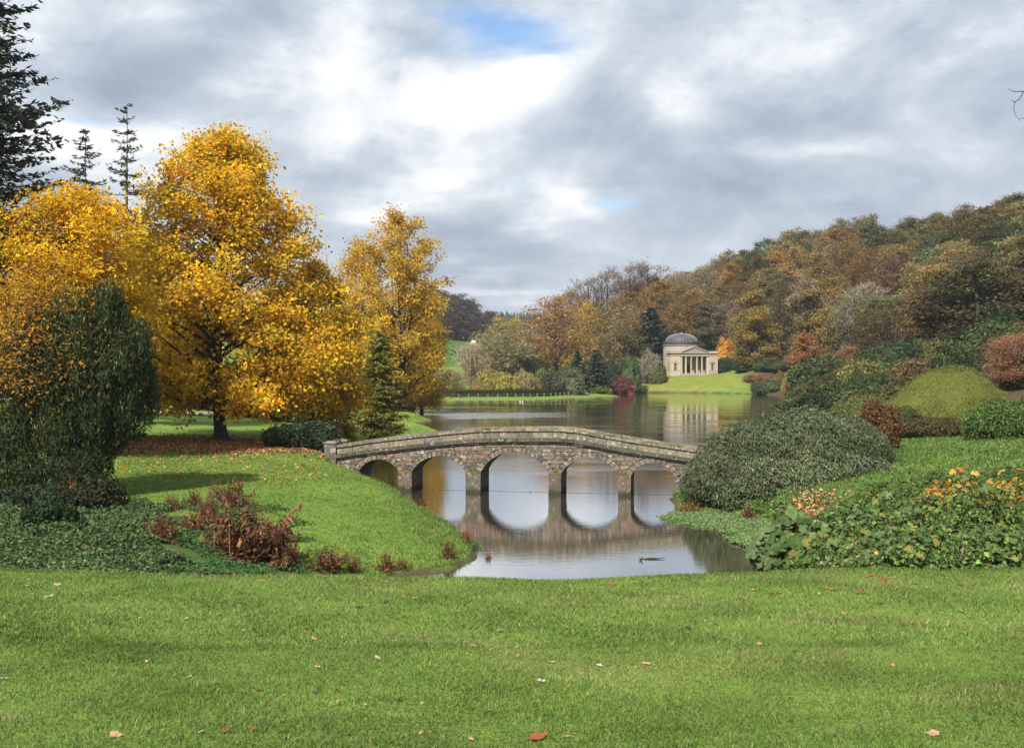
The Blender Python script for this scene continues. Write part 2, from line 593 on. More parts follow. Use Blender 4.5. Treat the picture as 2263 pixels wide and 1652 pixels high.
CTRL = np.array([
    (0, 15, 4.25), (0, 20, 3.05), (0, 25, 1.95), (0, 30, 0.95), (5, 20, 3.1), (5, 28, 1.4), (-5, 20, 3.1), (-5, 28, 1.4), (4, 33, .5),
    (-9, 20, 3.3), (-10, 25, 2.5), (-9, 31, 1.45), (-13, 30, 2.0), (-18, 40, 2.05), (-20, 28, 2.6), (-30, 30, 3.2), (-12, 36, 1.75),
    (-8.5, 36, 0.85), (-6, 37.5, 0.5), (-9.5, 40.5, 1.25), (-7, 41, 1.05), (-12, 43, 1.75), (-16, 47, 1.95), (-10, 46, 1.85), (-8.3, 53, 1.9),
    (-4.7, 49, 0.95), (-3.0, 45.5, 0.5), (-6, 52, 1.4), (-10.5, 58, 2.0), (-11.6, 66, 2.2), (-14.3, 70, 2.1), (-20.4, 77, 2.15), (-14, 90, 1.8),
    (-30, 77, 2.7), (-34, 95, 2.8), (-34, 110, 2.7), (-24, 110, 2.0), (-15, 118, 1.1), (-15, 147, 1.2), (-25, 150, 2), (-24, 190, 1.3),
    (-40, 150, 4), (-60, 150, 7), (-60, 90, 6), (-45, 50, 4), (-26, 55, 2.3), (-80, 40, 8), (-40, 200, 2), (-90, 220, 8),
    (8, 20, 3.45), (8, 25, 2.5), (9.2, 31, 1.5), (10.5, 37, 0.7), (13, 24, 3.05), (16, 34, 2.4), (13, 39, 1.5), (20, 28, 3.2),
    (14.2, 47, 1.5), (13.4, 52.5, 1.15), (13, 57, 1.0), (15.7, 46.6, 2.15), (28, 60.6, 3.0), (21, 50, 2.5), (22, 60, 2.8), (15, 60, 1.3), (35, 50, 3.4), (14, 68, 1.2),
    (24, 80, 2.4), (35, 88, 3.1), (50, 80, 5), (34, 115, 2.5), (55, 110, 7), (46, 160, 2), (60, 160, 8),
    (-20, 235, .55), (0, 238, .5), (14, 252, .5), (22, 262, .5), (0, 262, .9), (-30, 262, 1.1), (18, 285, 1.0), (0, 300, 1.6), (-30, 300, 2.2), (15, 312, 2), (-20, 350, 3.6),
    (-23, 420, 8.8), (-26, 490, 14), (-30, 560, 19), (-60, 560, 22), (-60, 640, 31), (-10, 640, 22), (-120, 600, 38), (-90, 400, 18), (-150, 300, 20),
    (10, 720, 12), (20, 900, 20), (30, 1100, 40), (40, 1300, 56), (250, 1400, 70), (-200, 1350, 62), (0, 420, 6), (0, 520, 9), (30, 620, 17),
    (45, 306, 2.4), (52, 306, 2.6), (58, 303, 2.4), (40, 308, 2.4), (45, 314, 4.35), (52, 314, 4.5), (59, 310, 4.3), (50, 335, 4.7), (36, 312, 2.8), (30, 312, 2.2), (62, 330, 5),
    (68.5, 286, .8), (67.5, 272, .8), (64.5, 297, 1.2), (68, 258, 1.4), (61, 235, .9), (52, 203, .9), (44, 168, .8), (74, 276, 3), (80, 290, 7), (92, 290, 18), (120, 270, 29), (80, 330, 16), (60, 362, 15), (40, 362, 9), (100, 340, 28), (80, 400, 32), (51, 400, 19), (130, 350, 42),
    (160, 300, 44), (110, 230, 21), (82, 230, 9), (150, 230, 38), (82, 160, 14), (90, 110, 18), (30, 430, 13), (60, 460, 24), (100, 480, 36),
    (180, 420, 50), (250, 300, 55), (0, 370, 4), (200, 150, 45), (300, 700, 60), (700, 600, 80), (-400, 300, 60), (-500, 900, 90),
    (0, -200, 8), (300, 0, 40), (-300, 0, 40), (-1500, 1500, 110), (1500, 1500, 110), (0, 2600, 100), (1400, -300, 60), (-1400, -300, 60)], float)


def rbf_fit(P, z):
    d = np.sqrt(((P[:, None] - P[None]) ** 2).sum(-1) + 4.0)
    n = len(P)
    A = np.zeros((n + 1, n + 1))
    A[:n, :n] = d
    A[:n, n] = 1
    A[n, :n] = 1
    return np.linalg.solve(A, np.append(z, 0))


RW = rbf_fit(CTRL[:, :2], CTRL[:, 2])


def hz(X, Y):
    X, Y = np.asarray(X, float), np.asarray(Y, float)
    shp = np.broadcast(X, Y).shape
    X = np.broadcast_to(X, shp).ravel()
    Y = np.broadcast_to(Y, shp).ravel()
    z = np.full(X.shape, RW[-1])
    for (px, py, _), wt in zip(CTRL, RW[:-1]):
        z = z + wt * np.sqrt((X - px) ** 2 + (Y - py) ** 2 + 4.0)
    near = 6.14 - 0.0925 * Y + 0.14 * sstep(0.5, 6.5, np.abs(X + 0.6)) * np.clip(Y / 13, 0, 1.5)
    near = near + 0.018 * np.sin(X * 1.3 + 0.7) * np.sin(Y * 0.9) + 0.012 * np.sin(X * 2.9 + Y * 2.2)
    t = sstep(12.4, 15.2, Y)
    z = np.where(Y < 16, near * (1 - t) + z * t, z)
    sd = lake_sd(X, Y)
    rough = 0.05 * np.sin(X * 0.9 + 1.3 * np.sin(Y * 0.31)) * np.sin(Y * 0.7)
    z = np.where(Y > 16, z + rough, z)
    far = sstep(150, 215, Y)
    wdt = 2.6 * (1 - far) + 2.0 * far
    bank = 0.10 + 0.22 * far
    land = bank + (np.maximum(z, 0.15) - bank) * sstep(-0.3, wdt, sd)
    land = land * sstep(-0.12, 0.12, sd) - 0.1 * (1 - sstep(-0.12, 0.12, sd))
    under = -0.1 - 1.6 * sstep(0.1, 4.0, -sd)
    z = np.where(sd > -0.12, np.where(Y < 30, z, land), under)
    return z.reshape(shp)


def h1(x, y):
    return float(hz(np.array([x]), np.array([y]))[0])


def spaced(parts):
    out_ = []
    for a, b, st in parts:
        out_.append(np.arange(a, b, st))
    return np.unique(np.round(np.concatenate(out_), 4))


gx = spaced([(-3000, -400, 120), (-400, -120, 14), (-120, -40, 2.5), (-40, -15, .8), (-15, 14, .42), (14, 40, .8), (40, 140, 2.0), (140, 400, 14), (400, 3001, 120)])
gy = spaced([(-600, -40, 60), (-40, 2, 3), (2, 34, .45), (34, 70, .42), (70, 150, 1.0), (150, 218, 1.6), (218, 230, .5), (230, 296, 1.2), (296, 320, .6), (320, 420, 3), (420, 800, 12), (800, 3001, 60)])
GX, GY = np.meshgrid(gx, gy)
GZ = hz(GX, GY)
GSD = lake_sd(GX.ravel(), GY.ravel()).reshape(GX.shape)
c_lawn = np.array([0.118, 0.185, 0.034])
c_mead = np.array([0.122, 0.195, 0.034])
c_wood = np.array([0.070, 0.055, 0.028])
c_dry = np.array([0.15, 0.175, 0.035])
c_mud = np.array([0.06, 0.05, 0.03])
c_far = np.array([0.060, 0.115, 0.026])
gc = np.broadcast_to(c_mead, GX.shape + (3,)).copy()


def paint(mask, c):
    global gc
    gc = gc * (1 - mask[..., None]) + np.asarray(c) * mask[..., None]


paint(1 - sstep(14, 24, GY), c_lawn)
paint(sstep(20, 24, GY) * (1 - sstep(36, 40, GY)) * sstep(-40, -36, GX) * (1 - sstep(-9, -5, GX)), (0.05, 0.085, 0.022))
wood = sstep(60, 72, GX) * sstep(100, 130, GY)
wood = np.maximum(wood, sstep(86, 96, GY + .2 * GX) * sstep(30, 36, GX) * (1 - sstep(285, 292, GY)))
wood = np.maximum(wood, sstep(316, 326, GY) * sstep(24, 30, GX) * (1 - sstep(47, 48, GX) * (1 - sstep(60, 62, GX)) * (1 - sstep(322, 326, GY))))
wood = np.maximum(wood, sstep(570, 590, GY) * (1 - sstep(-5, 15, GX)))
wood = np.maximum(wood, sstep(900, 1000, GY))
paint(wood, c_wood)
pan = sstep(32, 36, GX) * (1 - sstep(62, 66, GX)) * sstep(298, 300, GY) * (1 - sstep(314, 316, GY))
paint(pan, c_dry)
paint(sstep(395, 410, GY) * (1 - sstep(575, 590, GY)) * (1 - sstep(0, 20, GX)), c_far)
paint((1 - sstep(0.10, 0.35, GSD)) * sstep(30, 33, GY), c_mud)
nx, ny = len(gx), len(gy)
ii = np.arange(ny - 1)[:, None] * nx
jj = np.arange(nx - 1)[None]
GF = np.stack([ii + jj, ii + jj + 1, ii + nx + jj + 1, ii + nx + jj], -1).reshape(-1, 4)
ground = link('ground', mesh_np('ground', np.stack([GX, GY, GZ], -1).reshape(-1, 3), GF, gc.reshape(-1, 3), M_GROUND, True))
tag(ground, kind='structure')

lx = np.array([-60, 95.0])
V = [(-60, 31, 0), (95, 31, 0), (95, 330, 0), (-60, 330, 0)]
water = link('water', mesh_np('water', V, np.array([(0, 1, 2, 3)]), None, M_WATER))
tag(water, kind='structure')


def ribbon(name, pts, width, lift, mat, col=(1, 1, 1)):
    pts = np.asarray(pts, float)
    t_ = np.linspace(0, 1, 60)
    s_ = np.linspace(0, 1, len(pts))
    c = np.stack([np.interp(t_, s_, pts[:, 0]), np.interp(t_, s_, pts[:, 1])], -1)
    tn = unit(np.gradient(c, axis=0))
    nr = np.stack([-tn[:, 1], tn[:, 0]], -1)
    rows = [c + nr * width * k for k in (-0.5, 0, 0.5)]
    V_ = np.concatenate([np.column_stack([r_, hz(r_[:, 0], r_[:, 1]) + lift]) for r_ in rows])
    n = len(c)
    F = np.array([(k * n + i, k * n + i + 1, (k + 1) * n + i + 1, (k + 1) * n + i) for k in range(2) for i in range(n - 1)])
    me = mesh_np(name, V_, F, np.broadcast_to(np.array(col), (len(V_), 3)), mat, True)
    return tag(link(name, me), kind='structure')


M_GRAVEL = plain('pale_gravel', (0.42, 0.35, 0.28), 0.95, 0.1, 0.25, 6)
M_DIRT = plain('brown_path', (0.16, 0.095, 0.06), 0.95, 0.1, 0.3, 2)
ribbon('gravel_path', [(-60, 92), (-48, 99), (-40, 104.5), (-33, 110), (-27, 118), (-24, 128)], 3.2, 0.10, M_GRAVEL)
ribbon('lakeside_path', [(-36, 243), (-10, 240.5), (0, 242), (10, 252), (17, 263), (20, 275), (17, 290)], 1.8, 0.10, M_GRAVEL)

# ------------------------------------------------------------------ stone bridge
TH = R(10.54)
BY = 63.9
bridge = thing('stone_bridge', 'humpbacked stone footbridge of five arches crossing the near end of the lake', 'bridge', (0, BY, 0), -TH)
BT = 2.3                                             # width across


def Bs(cx):
    r_ = (705.1 + 0.3793 * cx - CXP) / FPX
    return BY * r_ / (math.cos(TH) + r_ * math.sin(TH))


def Bz(cx, cyy):
    Yd = BY - Bs(cx) * math.sin(TH)
    return CAMH - (907.4 + 0.3793 * cyy - HYP) / FPX * Yd


def curve_from(list_):
    s_ = np.array([Bs(a) for a, b in list_])
    z_ = np.array([Bz(a, b) for a, b in list_])
    return lambda s: np.interp(s, s_, z_)


top_c = curve_from([(40, 208), (105, 199), (300, 170), (560, 139), (850, 111), (940, 105), (1180, 102), (1410, 101), (1500, 111), (1700, 147), (1900, 180), (2150, 216), (2420, 256)])
cop_t, par_h, str_h = 0.17, 0.40, 0.31
cop_b = lambda s: top_c(s) - cop_t
str_t = lambda s: top_c(s) - cop_t - par_h
str_b = lambda s: top_c(s) - cop_t - par_h - str_h
ARCH = []
for (l, r_, c, sp) in [(232, 466, 283, 352), (540, 858, 265, 360), (940, 1340, 240, 366), (1408, 1745, 275, 374), (1815, 2075, 303, 384)]:
    s0, s1 = Bs(l), Bs(r_)
    a = (s1 - s0) / 2
    m_ = (l + r_) / 2
    zs, zt = Bz(m_, sp), Bz(m_, c)
    hgt = zt - zs
    rad = (a * a + hgt * hgt) / (2 * hgt)
    ARCH.append(dict(s0=s0, s1=s1, sc=(s0 + s1) / 2, a=a, zs=zs, zt=zt, R=rad, zc=zt - rad))
RING = 0.30
S_L, S_R = Bs(40), Bs(2420)


def soffit(s, extra=0.0):
    """underside of the masonry at s (with the ring of arch stones when extra > 0)"""
    s = np.asarray(s, float)
    z = np.full(s.shape, -1.2)
    for A in ARCH:
        rr = A['R'] + extra
        zz = A['zc'] + np.sqrt(np.maximum(rr * rr - (s - A['sc']) ** 2, 0))
        ins = np.abs(s - A['sc']) < A['a'] + extra * 0.85
        z = np.where(ins & (zz > A['zs'] - 0.02), np.maximum(z, zz), z)
    return z


# core of the bridge
gs = set(np.linspace(S_L, S_R, 60))
for A in ARCH:
    gs |= set(np.linspace(A['s0'] + 1e-3, A['s1'] - 1e-3, 25)) | {A['s0'] - 1e-3, A['s1'] + 1e-3}
gs = np.array(sorted(gs))
zb, ztp = soffit(gs), str_b(gs) + 0.12
core = Geo()
n = len(gs)
y0, y1 = 0.055, BT
Vc = np.concatenate([np.column_stack([gs, np.full(n, yy), zz]) for yy, zz in ((y0, zb), (y0, ztp), (y1, zb), (y1, ztp))])
Fc = []
for i in range(n - 1):
    for a, b in ((0, 1), (3, 2), (2, 0), (1, 3)):
        Fc.append((a * n + i, a * n + i + 1, b * n + i + 1, b * n + i))
Fc += [(0, n, 3 * n, 2 * n), (n - 1, 3 * n - 1, 4 * n - 1, 2 * n - 1)]
core.add(Vc, Fc)
link('masonry_core', core.mesh('masonry_core', M_MORTAR), bridge)


def block(poly, y0, y1, ch=0.018, rot=False):
    """a stone: outline in (s, z), from y0 (front) to y1, with worn arrises"""
    P = np.asarray(poly, float)
    c = P.mean(0)
    n_ = len(P)
    d = P - c
    ln = np.linalg.norm(d, axis=1, keepdims=True)
    inn = c + d * np.maximum(1 - ch * 1.3 / np.maximum(ln, .05), 0.5)
    rows = [(P, y1), (P, y0 + ch), (inn, y0)]
    V_ = np.concatenate([np.column_stack([q[:, 0], np.full(n_, yy), q[:, 1]]) for q, yy in rows])
    j = np.arange(n_)
    jn = (j + 1) % n_
    F = []
    for k in range(2):
        F += [(k * n_ + a, k * n_ + b, (k + 1) * n_ + b, (k + 1) * n_ + a) for a, b in zip(j, jn)]
    me = bpy.data.meshes.new('stone')
    me.from_pydata([tuple(v) for v in V_], [], F + [tuple(2 * n_ + j)])
    return me


def stone_part(name, me, mat):
    me.materials.append(mat)
    return link(name, me, bridge)


# wall stones in courses
g2 = np.random.default_rng(5)
CH = 0.235
joint = 0.012
z0 = 0.10
row = 0
while z0 < 3.2:
    s = S_L + 0.02 - g2.random() * 0.5
    while s < S_R:
        ln = g2.uniform(0.34, 0.85)
        sa, sb = max(s, S_L) + joint / 2, min(s + ln, S_R) - joint / 2
        s += ln
        if sb - sa < 0.06:
            continue
        ss = np.linspace(sa, sb, 7)
        bot = np.maximum(z0 + joint / 2, soffit(ss, RING) + joint)
        tp = np.minimum(z0 + CH - joint / 2, str_b(ss) - 0.004)
        # the piers below the springing have stones of their own
        inside = np.array([any(A['s0'] - 0.02 < q < A['s1'] + 0.02 for A in ARCH) for q in ss])
        pier = np.array([any(ARCH[k]['s1'] - .03 < q < ARCH[k + 1]['s0'] + .03 for k in range(4)) for q in ss])
        zsp = np.interp(ss, [A['sc'] for A in ARCH], [A['zs'] for A in ARCH])
        bot = np.where(pier | inside, np.maximum(bot, zsp + 0.03), bot)
        ok = tp - bot > 0.035
        if ok.sum() < 2:
            continue
        # longest run of usable samples
        idx = np.where(ok)[0]
        runs = np.split(idx, np.where(np.diff(idx) > 1)[0] + 1)
        for run in runs:
            if len(run) < 2:
                continue
            q = ss[run]
            if q[-1] - q[0] < 0.07:
                continue
            lo = list(zip(q, bot[run]))
            hi = list(zip(q, tp[run]))[::-1]
            if np.ptp(bot[run]) < 1e-4:
                lo = [lo[0], lo[-1]]
            if np.ptp(tp[run]) < 1e-4:
                hi = [hi[0], hi[-1]]
            stone_part('stone', block(lo + hi, g2.uniform(-0.012, 0.016), 0.12), M_STONE)
    z0 += CH
    row += 1

# arch rings
for A in ARCH:
    half = math.asin(min(1, A['a'] / A['R']))
    nv = int(round(2 * half * A['R'] / 0.275)) | 1
    th = np.linspace(-half, half, nv + 1)
    for k in range(nv):
        a0, a1 = th[k] + 0.02 / A['R'], th[k + 1] - 0.005 / A['R']
        ro = A['R'] + RING * g2.uniform(0.9, 1.03)
        poly = [(A['sc'] + rr * math.sin(q), A['zc'] + rr * math.cos(q)) for rr, q in ((A['R'] - .004, a0), (A['R'] - .004, a1), (ro, a1), (ro, a0))]
        stone_part('voussoir', block(poly, -0.035 + g2.uniform(-.012, .012), 0.5), M_ARCHSTONE)

# piers: squared blocks in courses, through the whole width, with a mossy cap
moss_m = plain('moss', (0.080, 0.092, 0.018), 0.95, 0.1, 0.5, 14)
for k in range(4):
    sa, sb = ARCH[k]['s1'] - 0.02, ARCH[k + 1]['s0'] + 0.02
    top_z = (ARCH[k]['zs'] + ARCH[k + 1]['zs']) / 2 + 0.02
    ys = np.linspace(-0.10, BT + 0.1, 4)
    zz = np.linspace(-0.55, top_z, 7)
    V_, F = box(sa + .035, sb - .035, -.065, BT + .06, -.6, top_z - .02)
    link('pier_core', mesh_np('pier_core', V_, F, None, M_MORTAR), bridge)
    for q in range(6):
        for yk in range(3):
            jx = g2.uniform(-.003, .003)
            if q == 5:
                jx += 0.015
            V_, F = box(sa - jx, sb + jx, ys[yk] + (0.008 if yk else -jx), ys[yk + 1] - .008, zz[q] + .001, zz[q + 1] - .001)
            stone_part('pier_block', mesh_np('pier_block', V_, F), M_PIER)
    V_, F = ball(((sa + sb) / 2, -0.02, top_z), ((sb - sa) * 0.46, 0.10, 0.10), 14, 8, 0.25, g2)
    link('moss_cushion', mesh_np('moss_cushion', V_, F, None, moss_m, True), bridge)
# abutment blocks at the ends
for (sa, sb) in ((ARCH[0]['s0'] - 0.55, ARCH[0]['s0'] + 0.04), (ARCH[4]['s1'] - 0.04, ARCH[4]['s1'] + 0.55)):
    zz = np.linspace(-0.55, ARCH[0]['zs'], 6)
    ys = np.linspace(-0.10, BT, 4)
    for q in range(5):
        for yk in range(3):
            jx = g2.uniform(-.012, .012)
            V_, F = box(sa - jx, sb + jx, ys[yk] + .008, ys[yk + 1] - .008, zz[q] + .006, zz[q + 1] - .006)
            stone_part('pier_block', mesh_np('pier_block', V_, F), M_PIER)


def run_of(name, zlo, zhi, y0, y1, lens, mat, rough=0.0, s_from=None, wob=0.006):
    s = S_L if s_from is None else s_from
    while s < S_R:
        ln = g2.uniform(*lens)
        sa, sb = s + 0.005, min(s + ln, S_R) - 0.005
        s += ln
        if sb - sa < 0.1:
            continue
        jy, jz = g2.uniform(-wob, wob), g2.uniform(-wob, wob)
        lo, hi = zlo, zhi
        poly = [(sa, lo(sa)), (sb, lo(sb)), (sb, hi(sb) + jz), (sa, hi(sa) + jz)]
        stone_part(name, block(poly, y0 + jy, y1, 0.022), mat)


run_of('string_course_block', lambda s: str_b(s) + 0.10, lambda s: str_t(s) - 0.004, -0.17, 0.30, (0.7, 1.1), M_STRING)
run_of('string_course_block', lambda s: str_b(s), lambda s: str_b(s) + 0.094, -0.09, 0.30, (0.7, 1.1), M_STRING)
S_P = Bs(103)
run_of('parapet_block', lambda s: str_t(s) + .002, lambda s: cop_b(s) - 0.002, 0.0, 0.30, (0.8, 1.3), M_COPING, s_from=S_P)
run_of('coping_stone', lambda s: cop_b(s), lambda s: top_c(s), -0.085, 0.38, (0.8, 1.25), M_COPING, s_from=S_P, wob=0.012)
# far parapet and the deck between
run_of('coping_stone', lambda s: cop_b(s), lambda s: top_c(s), BT - 0.36, BT + 0.08, (1.0, 1.5), M_COPING, s_from=S_P)
gs2 = np.linspace(S_P, S_R, 40)
rp = Geo()
for ya, yb, lo, hi in ((BT - 0.28, BT - 0.002, str_b, lambda s: cop_b(s) - .003), (0.30, BT - 0.28, str_b, lambda s: str_t(s) - 0.25)):
    n = len(gs2)
    Vc = np.concatenate([np.column_stack([gs2, np.full(n, yy), f(gs2)]) for yy, f in ((ya, lo), (ya, hi), (yb, lo), (yb, hi))])
    Fc = []
    for i in range(n - 1):
        for a, b in ((0, 1), (3, 2), (1, 3)):
            Fc.append((a * n + i, a * n + i + 1, b * n + i + 1, b * n + i))
    rp.add(Vc, Fc)
link('parapet_wall', rp.mesh('parapet_wall', M_COPING), bridge)
# moss along the ledge and the coping: irregular cushions
mg = Geo()
for k in range(260):
    s = g2.uniform(S_L, S_R)
    if math.sin(s * 1.7) + math.sin(s * 0.63 + 1) + g2.normal() * 0.7 < 0.1:
        continue
    V_, F = ball((s, -0.13, float(str_t(s)) - 0.005), (g2.uniform(.06, .22), 0.05, g2.uniform(.02, .045)), 7, 5, .3, g2)
    mg.add(V_, F)
for k in range(70):
    s = g2.choice([Bs(960), Bs(1010), Bs(1690), Bs(1770), Bs(1950), Bs(2090)]) + g2.normal() * 0.22
    V_, F = ball((s, g2.uniform(-.05, .3), float(top_c(s)) + .005), (g2.uniform(.06, .2), 0.09, g2.uniform(.02, .05)), 7, 5, .3, g2)
    mg.add(V_, F)
mo = link('moss', mg.mesh('moss', moss_m, True), bridge)
mo['kind'] = 'stuff'
# end pillars at the left
for yy in (-0.14, BT - 0.42):
    sa, sb = S_L - 0.06, S_P - 0.01
    V_, F = box(sa, sb, yy, yy + 0.62, 1.4, Bz(72, 192))
    p = link('end_pillar', mesh_np('end_pillar', V_, F, None, M_ARCHSTONE), bridge)
    V_, F = box(sa - .06, sb + .0, yy - .06, yy + 0.68, Bz(72, 192) + .002, Bz(72, 184))
    link('pillar_cap', mesh_np('pillar_cap', V_, F, None, M_COPING), p)
    V_, F = ball(((sa + sb) / 2 - .03, yy + .31, Bz(72, 184)), ((sb - sa) * .55, .36, .08), 12, 6, .04, g2)
    link('cap_dome', mesh_np('cap_dome', V_, F, None, M_COPING, True), p)

# a small wooden wicket gate behind the left pillar
M_WOOD = plain('weathered_wood', (0.17, 0.14, 0.11), 0.85, 0.15, 0.3, 9)
gp = bridge.matrix_basis @ Vector((S_L + 0.25, 0.62, 0))
gate = thing('wicket_gate', 'low grey wooden gate across the left end of the bridge deck', 'gate', (gp.x, gp.y, Bz(72, 262)), -TH + R(90))
for zz in (0.25, 0.55, 0.82):
    V_, F = box(0, 1.2, -.025, .025, zz, zz + .08)
    link('rail', mesh_np('rail', V_, F, None, M_WOOD), gate)
for xx in (0.0, 0.3, 0.6, 0.9, 1.14):
    V_, F = box(xx, xx + .06, -.055, -.027, 0.1, 0.92)
    link('upright', mesh_np('upright', V_, F, None, M_WOOD), gate)

# ------------------------------------------------------------------ thin autumn haze over the valley
hzb = link('haze', mesh_np('haze', *box(-3020, 3020, -620, 3020, -5, 190)))
tag(hzb, kind='stuff')
m_h, t_h = mat_new('valley_air')
pv = t_h.node('ShaderNodeVolumePrincipled')
pv.inputs['Color'].default_value = (0.86, 0.92, 1.0, 1)
pv.inputs['Density'].default_value = 0.00016
pv.inputs['Anisotropy'].default_value = 0.3
oh = t_h.node('ShaderNodeOutputMaterial')
t_h.link(pv.outputs[0], oh.inputs['Volume'])
hzb.data.materials.append(m_h)

# ------------------------------------------------------------------ domed temple
TY = 318.0
KT = 0.149 / FPX * TY            # metres per pixel of the close view


def tx(c):
    return (c - 1040) * KT


def tz(c):
    return (1046 - c) * KT


TX = (1379.5 + 0.149 * 1040 - CXP) / FPX * TY
TZ = CAMH - (674.4 + 0.149 * 1046 - HYP) / FPX * TY
temple = thing('domed_temple', 'pale limestone temple with a lead dome and columned portico on the far lawn', 'temple', (TX, TY, TZ), R(9.5))
M_LEAD = plain('lead_sheet', (0.05, 0.043, 0.052), 0.55, 0.3, 0.3, 1.2)
M_RIB = plain('lead_seam', (0.22, 0.22, 0.24), 0.55, 0.3, 0.2, 2)
M_DARK = plain('dark_door', (0.02, 0.02, 0.025), 0.5, 0.3, 0.2, 2)
M_STATUE = plain('statue_lead', (0.10, 0.095, 0.085), 0.7, 0.3, 0.2, 4)


def tpart(name, V_, F, mat=None, parent=None, smooth=False):
    return link(name, mesh_np(name, V_, F, None, mat or M_TEMPLE, smooth), parent or temple)


DEP = 3.6                                           # depth of the front block
X0, X1 = tx(675), tx(1405)
PX0, PX1 = tx(826), tx(1262)
ZP = tz(1010)                                       # portico floor
ZE0, ZE1 = tz(755), tz(712)                         # frieze and cornice
ZC1 = tz(686)
# wings either side of the recessed portico
for side, (a, b) in (('left', (X0, tx(826) - .01)), ('right', (tx(1262) + .01, X1))):
    g = Geo()
    xm = tx(750) if side == 'left' else tx(1322)
    nw, nz0, nz1 = 0.34, tz(970), tz(880)
    # wall with a niche cut out: build round the opening
    g.add(*box(a, xm - nw, 0, DEP, 0, ZE0))
    g.add(*box(xm + nw, b, 0, DEP, 0, ZE0))
    g.add(*box(xm - nw, xm + nw, 0, DEP, 0, nz0))
    g.add(*box(xm - nw, xm + nw, 0.5, DEP, nz0, ZE0))
    # arched head of the niche
    th = np.linspace(0, math.pi, 13)
    arc = np.column_stack([xm - nw * np.cos(th), nz1 + nw * np.sin(th)])
    for (p, q) in zip(arc[:-1], arc[1:]):
        g.add([(p[0], 0, p[1]), (q[0], 0, q[1]), (q[0], 0, ZE0), (p[0], 0, ZE0), (p[0], .5, p[1]), (q[0], .5, q[1])], [(0, 1, 2, 3), (0, 4, 5, 1)])
    wing = link('wing_wall', g.mesh('wing_wall', M_TEMPLE), temple)
    V_, F = box(a - .05, b + (.05 if side == 'right' else -.005), -.07, -.003, 0, tz(1000))
    tpart('plinth', V_, F, None, wing)
    V_, F = box(a - .02, b - .005, -.05, -.003, tz(975), tz(967))
    tpart('sill_band', V_, F, None, wing)
    for xx in (xm - nw - .18, xm + nw + .02):
        V_, F = box(xx, xx + .16, -.08, -.003, nz0, tz(862))
        tpart('niche_jamb', V_, F, None, wing)
    V_, F = box(xm - .75, xm + .75, -.16, -.003, tz(858), tz(848))
    tpart('niche_cornice', V_, F, None, wing)
    zz0, zz1 = tz(847), tz(824)
    tpart('niche_pediment', np.array([(xm - .8, -.16, zz0), (xm + .8, -.16, zz0), (xm, -.16, zz1), (xm - .8, -.003, zz0), (xm + .8, -.003, zz0), (xm, -.003, zz1)]),
          [np.array([(0, 1, 2)]), np.array([(0, 2, 5, 3), (1, 4, 5, 2), (0, 3, 4, 1)])], None, wing)
    # statue standing in the niche: thing of its own, so top level
    st = Geo()
    zb = nz0
    st.add(*lathe([(0, 0), (.26, 0), (.27, .12), (.22, .14), (.20, .3), (.19, .8), (.22, 1.0), (.16, 1.15), (.21, 1.32), (.18, 1.45), (.06, 1.5), (.055, 1.56), (.11, 1.62), (.12, 1.72), (.06, 1.82), (0, 1.84)], 12))
    st.add(*tube([(-.19, 0, 1.40), (-.22, -.06, 1.12), (-.08, -.19, 1.0)], [.06, .055, .04], 6))
    st.add(*tube([(.19, 0, 1.40), (.22, -.07, 1.15), (.07, -.2, 1.22)], [.06, .055, .04], 6))
    wp = temple.matrix_basis @ Vector((xm, 0.28, nz0))
    so = link('statue', st.mesh('statue', M_STATUE, True), None, wp, R(9.5))
    so.scale = (.85, .85, .9)
    tag(so, f'dark draped statue in the {side} front niche of the domed temple', 'statue', 'statues in the temple niches')
# niche on the visible left side, drawn flat on the wall
for a_, b_, c_, d_, nm in ((1.2, 1.3, tz(970), tz(855), 'niche_jamb'), (2.1, 2.2, tz(970), tz(855), 'niche_jamb'), (1.0, 2.4, tz(852), tz(842), 'niche_cornice')):
    V_, F = box(X0 - .09, X0 - .003, a_, b_, c_, d_)
    tpart(nm, V_, F)
V_, F = box(X0 - .03, X0 - .002, 1.32, 2.08, tz(968), tz(870))
tpart('niche_shade_panel', V_, F, M_STATUE)  # flat dark panel: the shade of the recess is put into its colour
tpart('niche_pediment', np.array([(X0 - .12, 1.0, tz(841)), (X0 - .12, 2.4, tz(841)), (X0 - .12, 1.7, tz(818)), (X0 - .003, 1.0, tz(841)), (X0 - .003, 2.4, tz(841)), (X0 - .003, 1.7, tz(818))]),
      [np.array([(0, 1, 2)]), np.array([(0, 2, 5, 3), (1, 4, 5, 2), (0, 3, 4, 1)])])
# portico floor, steps, back wall with door, ceiling
V_, F = box(PX0 + .003, PX1 - .003, -.5, DEP, 0.02, ZP)
tpart('portico_floor', V_, F)
for k in range(4):
    V_, F = box(tx(815) - .05, tx(1275) + .05, -.5 - .32 * (4 - k), -.503, 0.0 + .17 * k - .25, .17 * (k + 1) - .08)
    tpart('step', V_, F)
V_, F = box(PX0 + .003, tx(955), DEP - .4, DEP + .3, ZP, ZE0)
tpart('portico_wall', V_, F)
V_, F = box(tx(1021), PX1 - .003, DEP - .4, DEP + .3, ZP, ZE0)
tpart('portico_wall', V_, F)
V_, F = box(tx(955), tx(1021), DEP - .4, DEP + .3, tz(876), ZE0)
tpart('portico_wall', V_, F)
V_, F = box(tx(957), tx(1019), DEP - .2, DEP - .1, ZP, tz(878))
door = tpart('door', V_, F, M_DARK)
V_, F = box(tx(945), tx(954.5), DEP - .5, DEP - .402, ZP, tz(866))
tpart('door_frame', V_, F, None, door)
V_, F = box(tx(1021.5), tx(1031), DEP - .5, DEP - .402, ZP, tz(866))
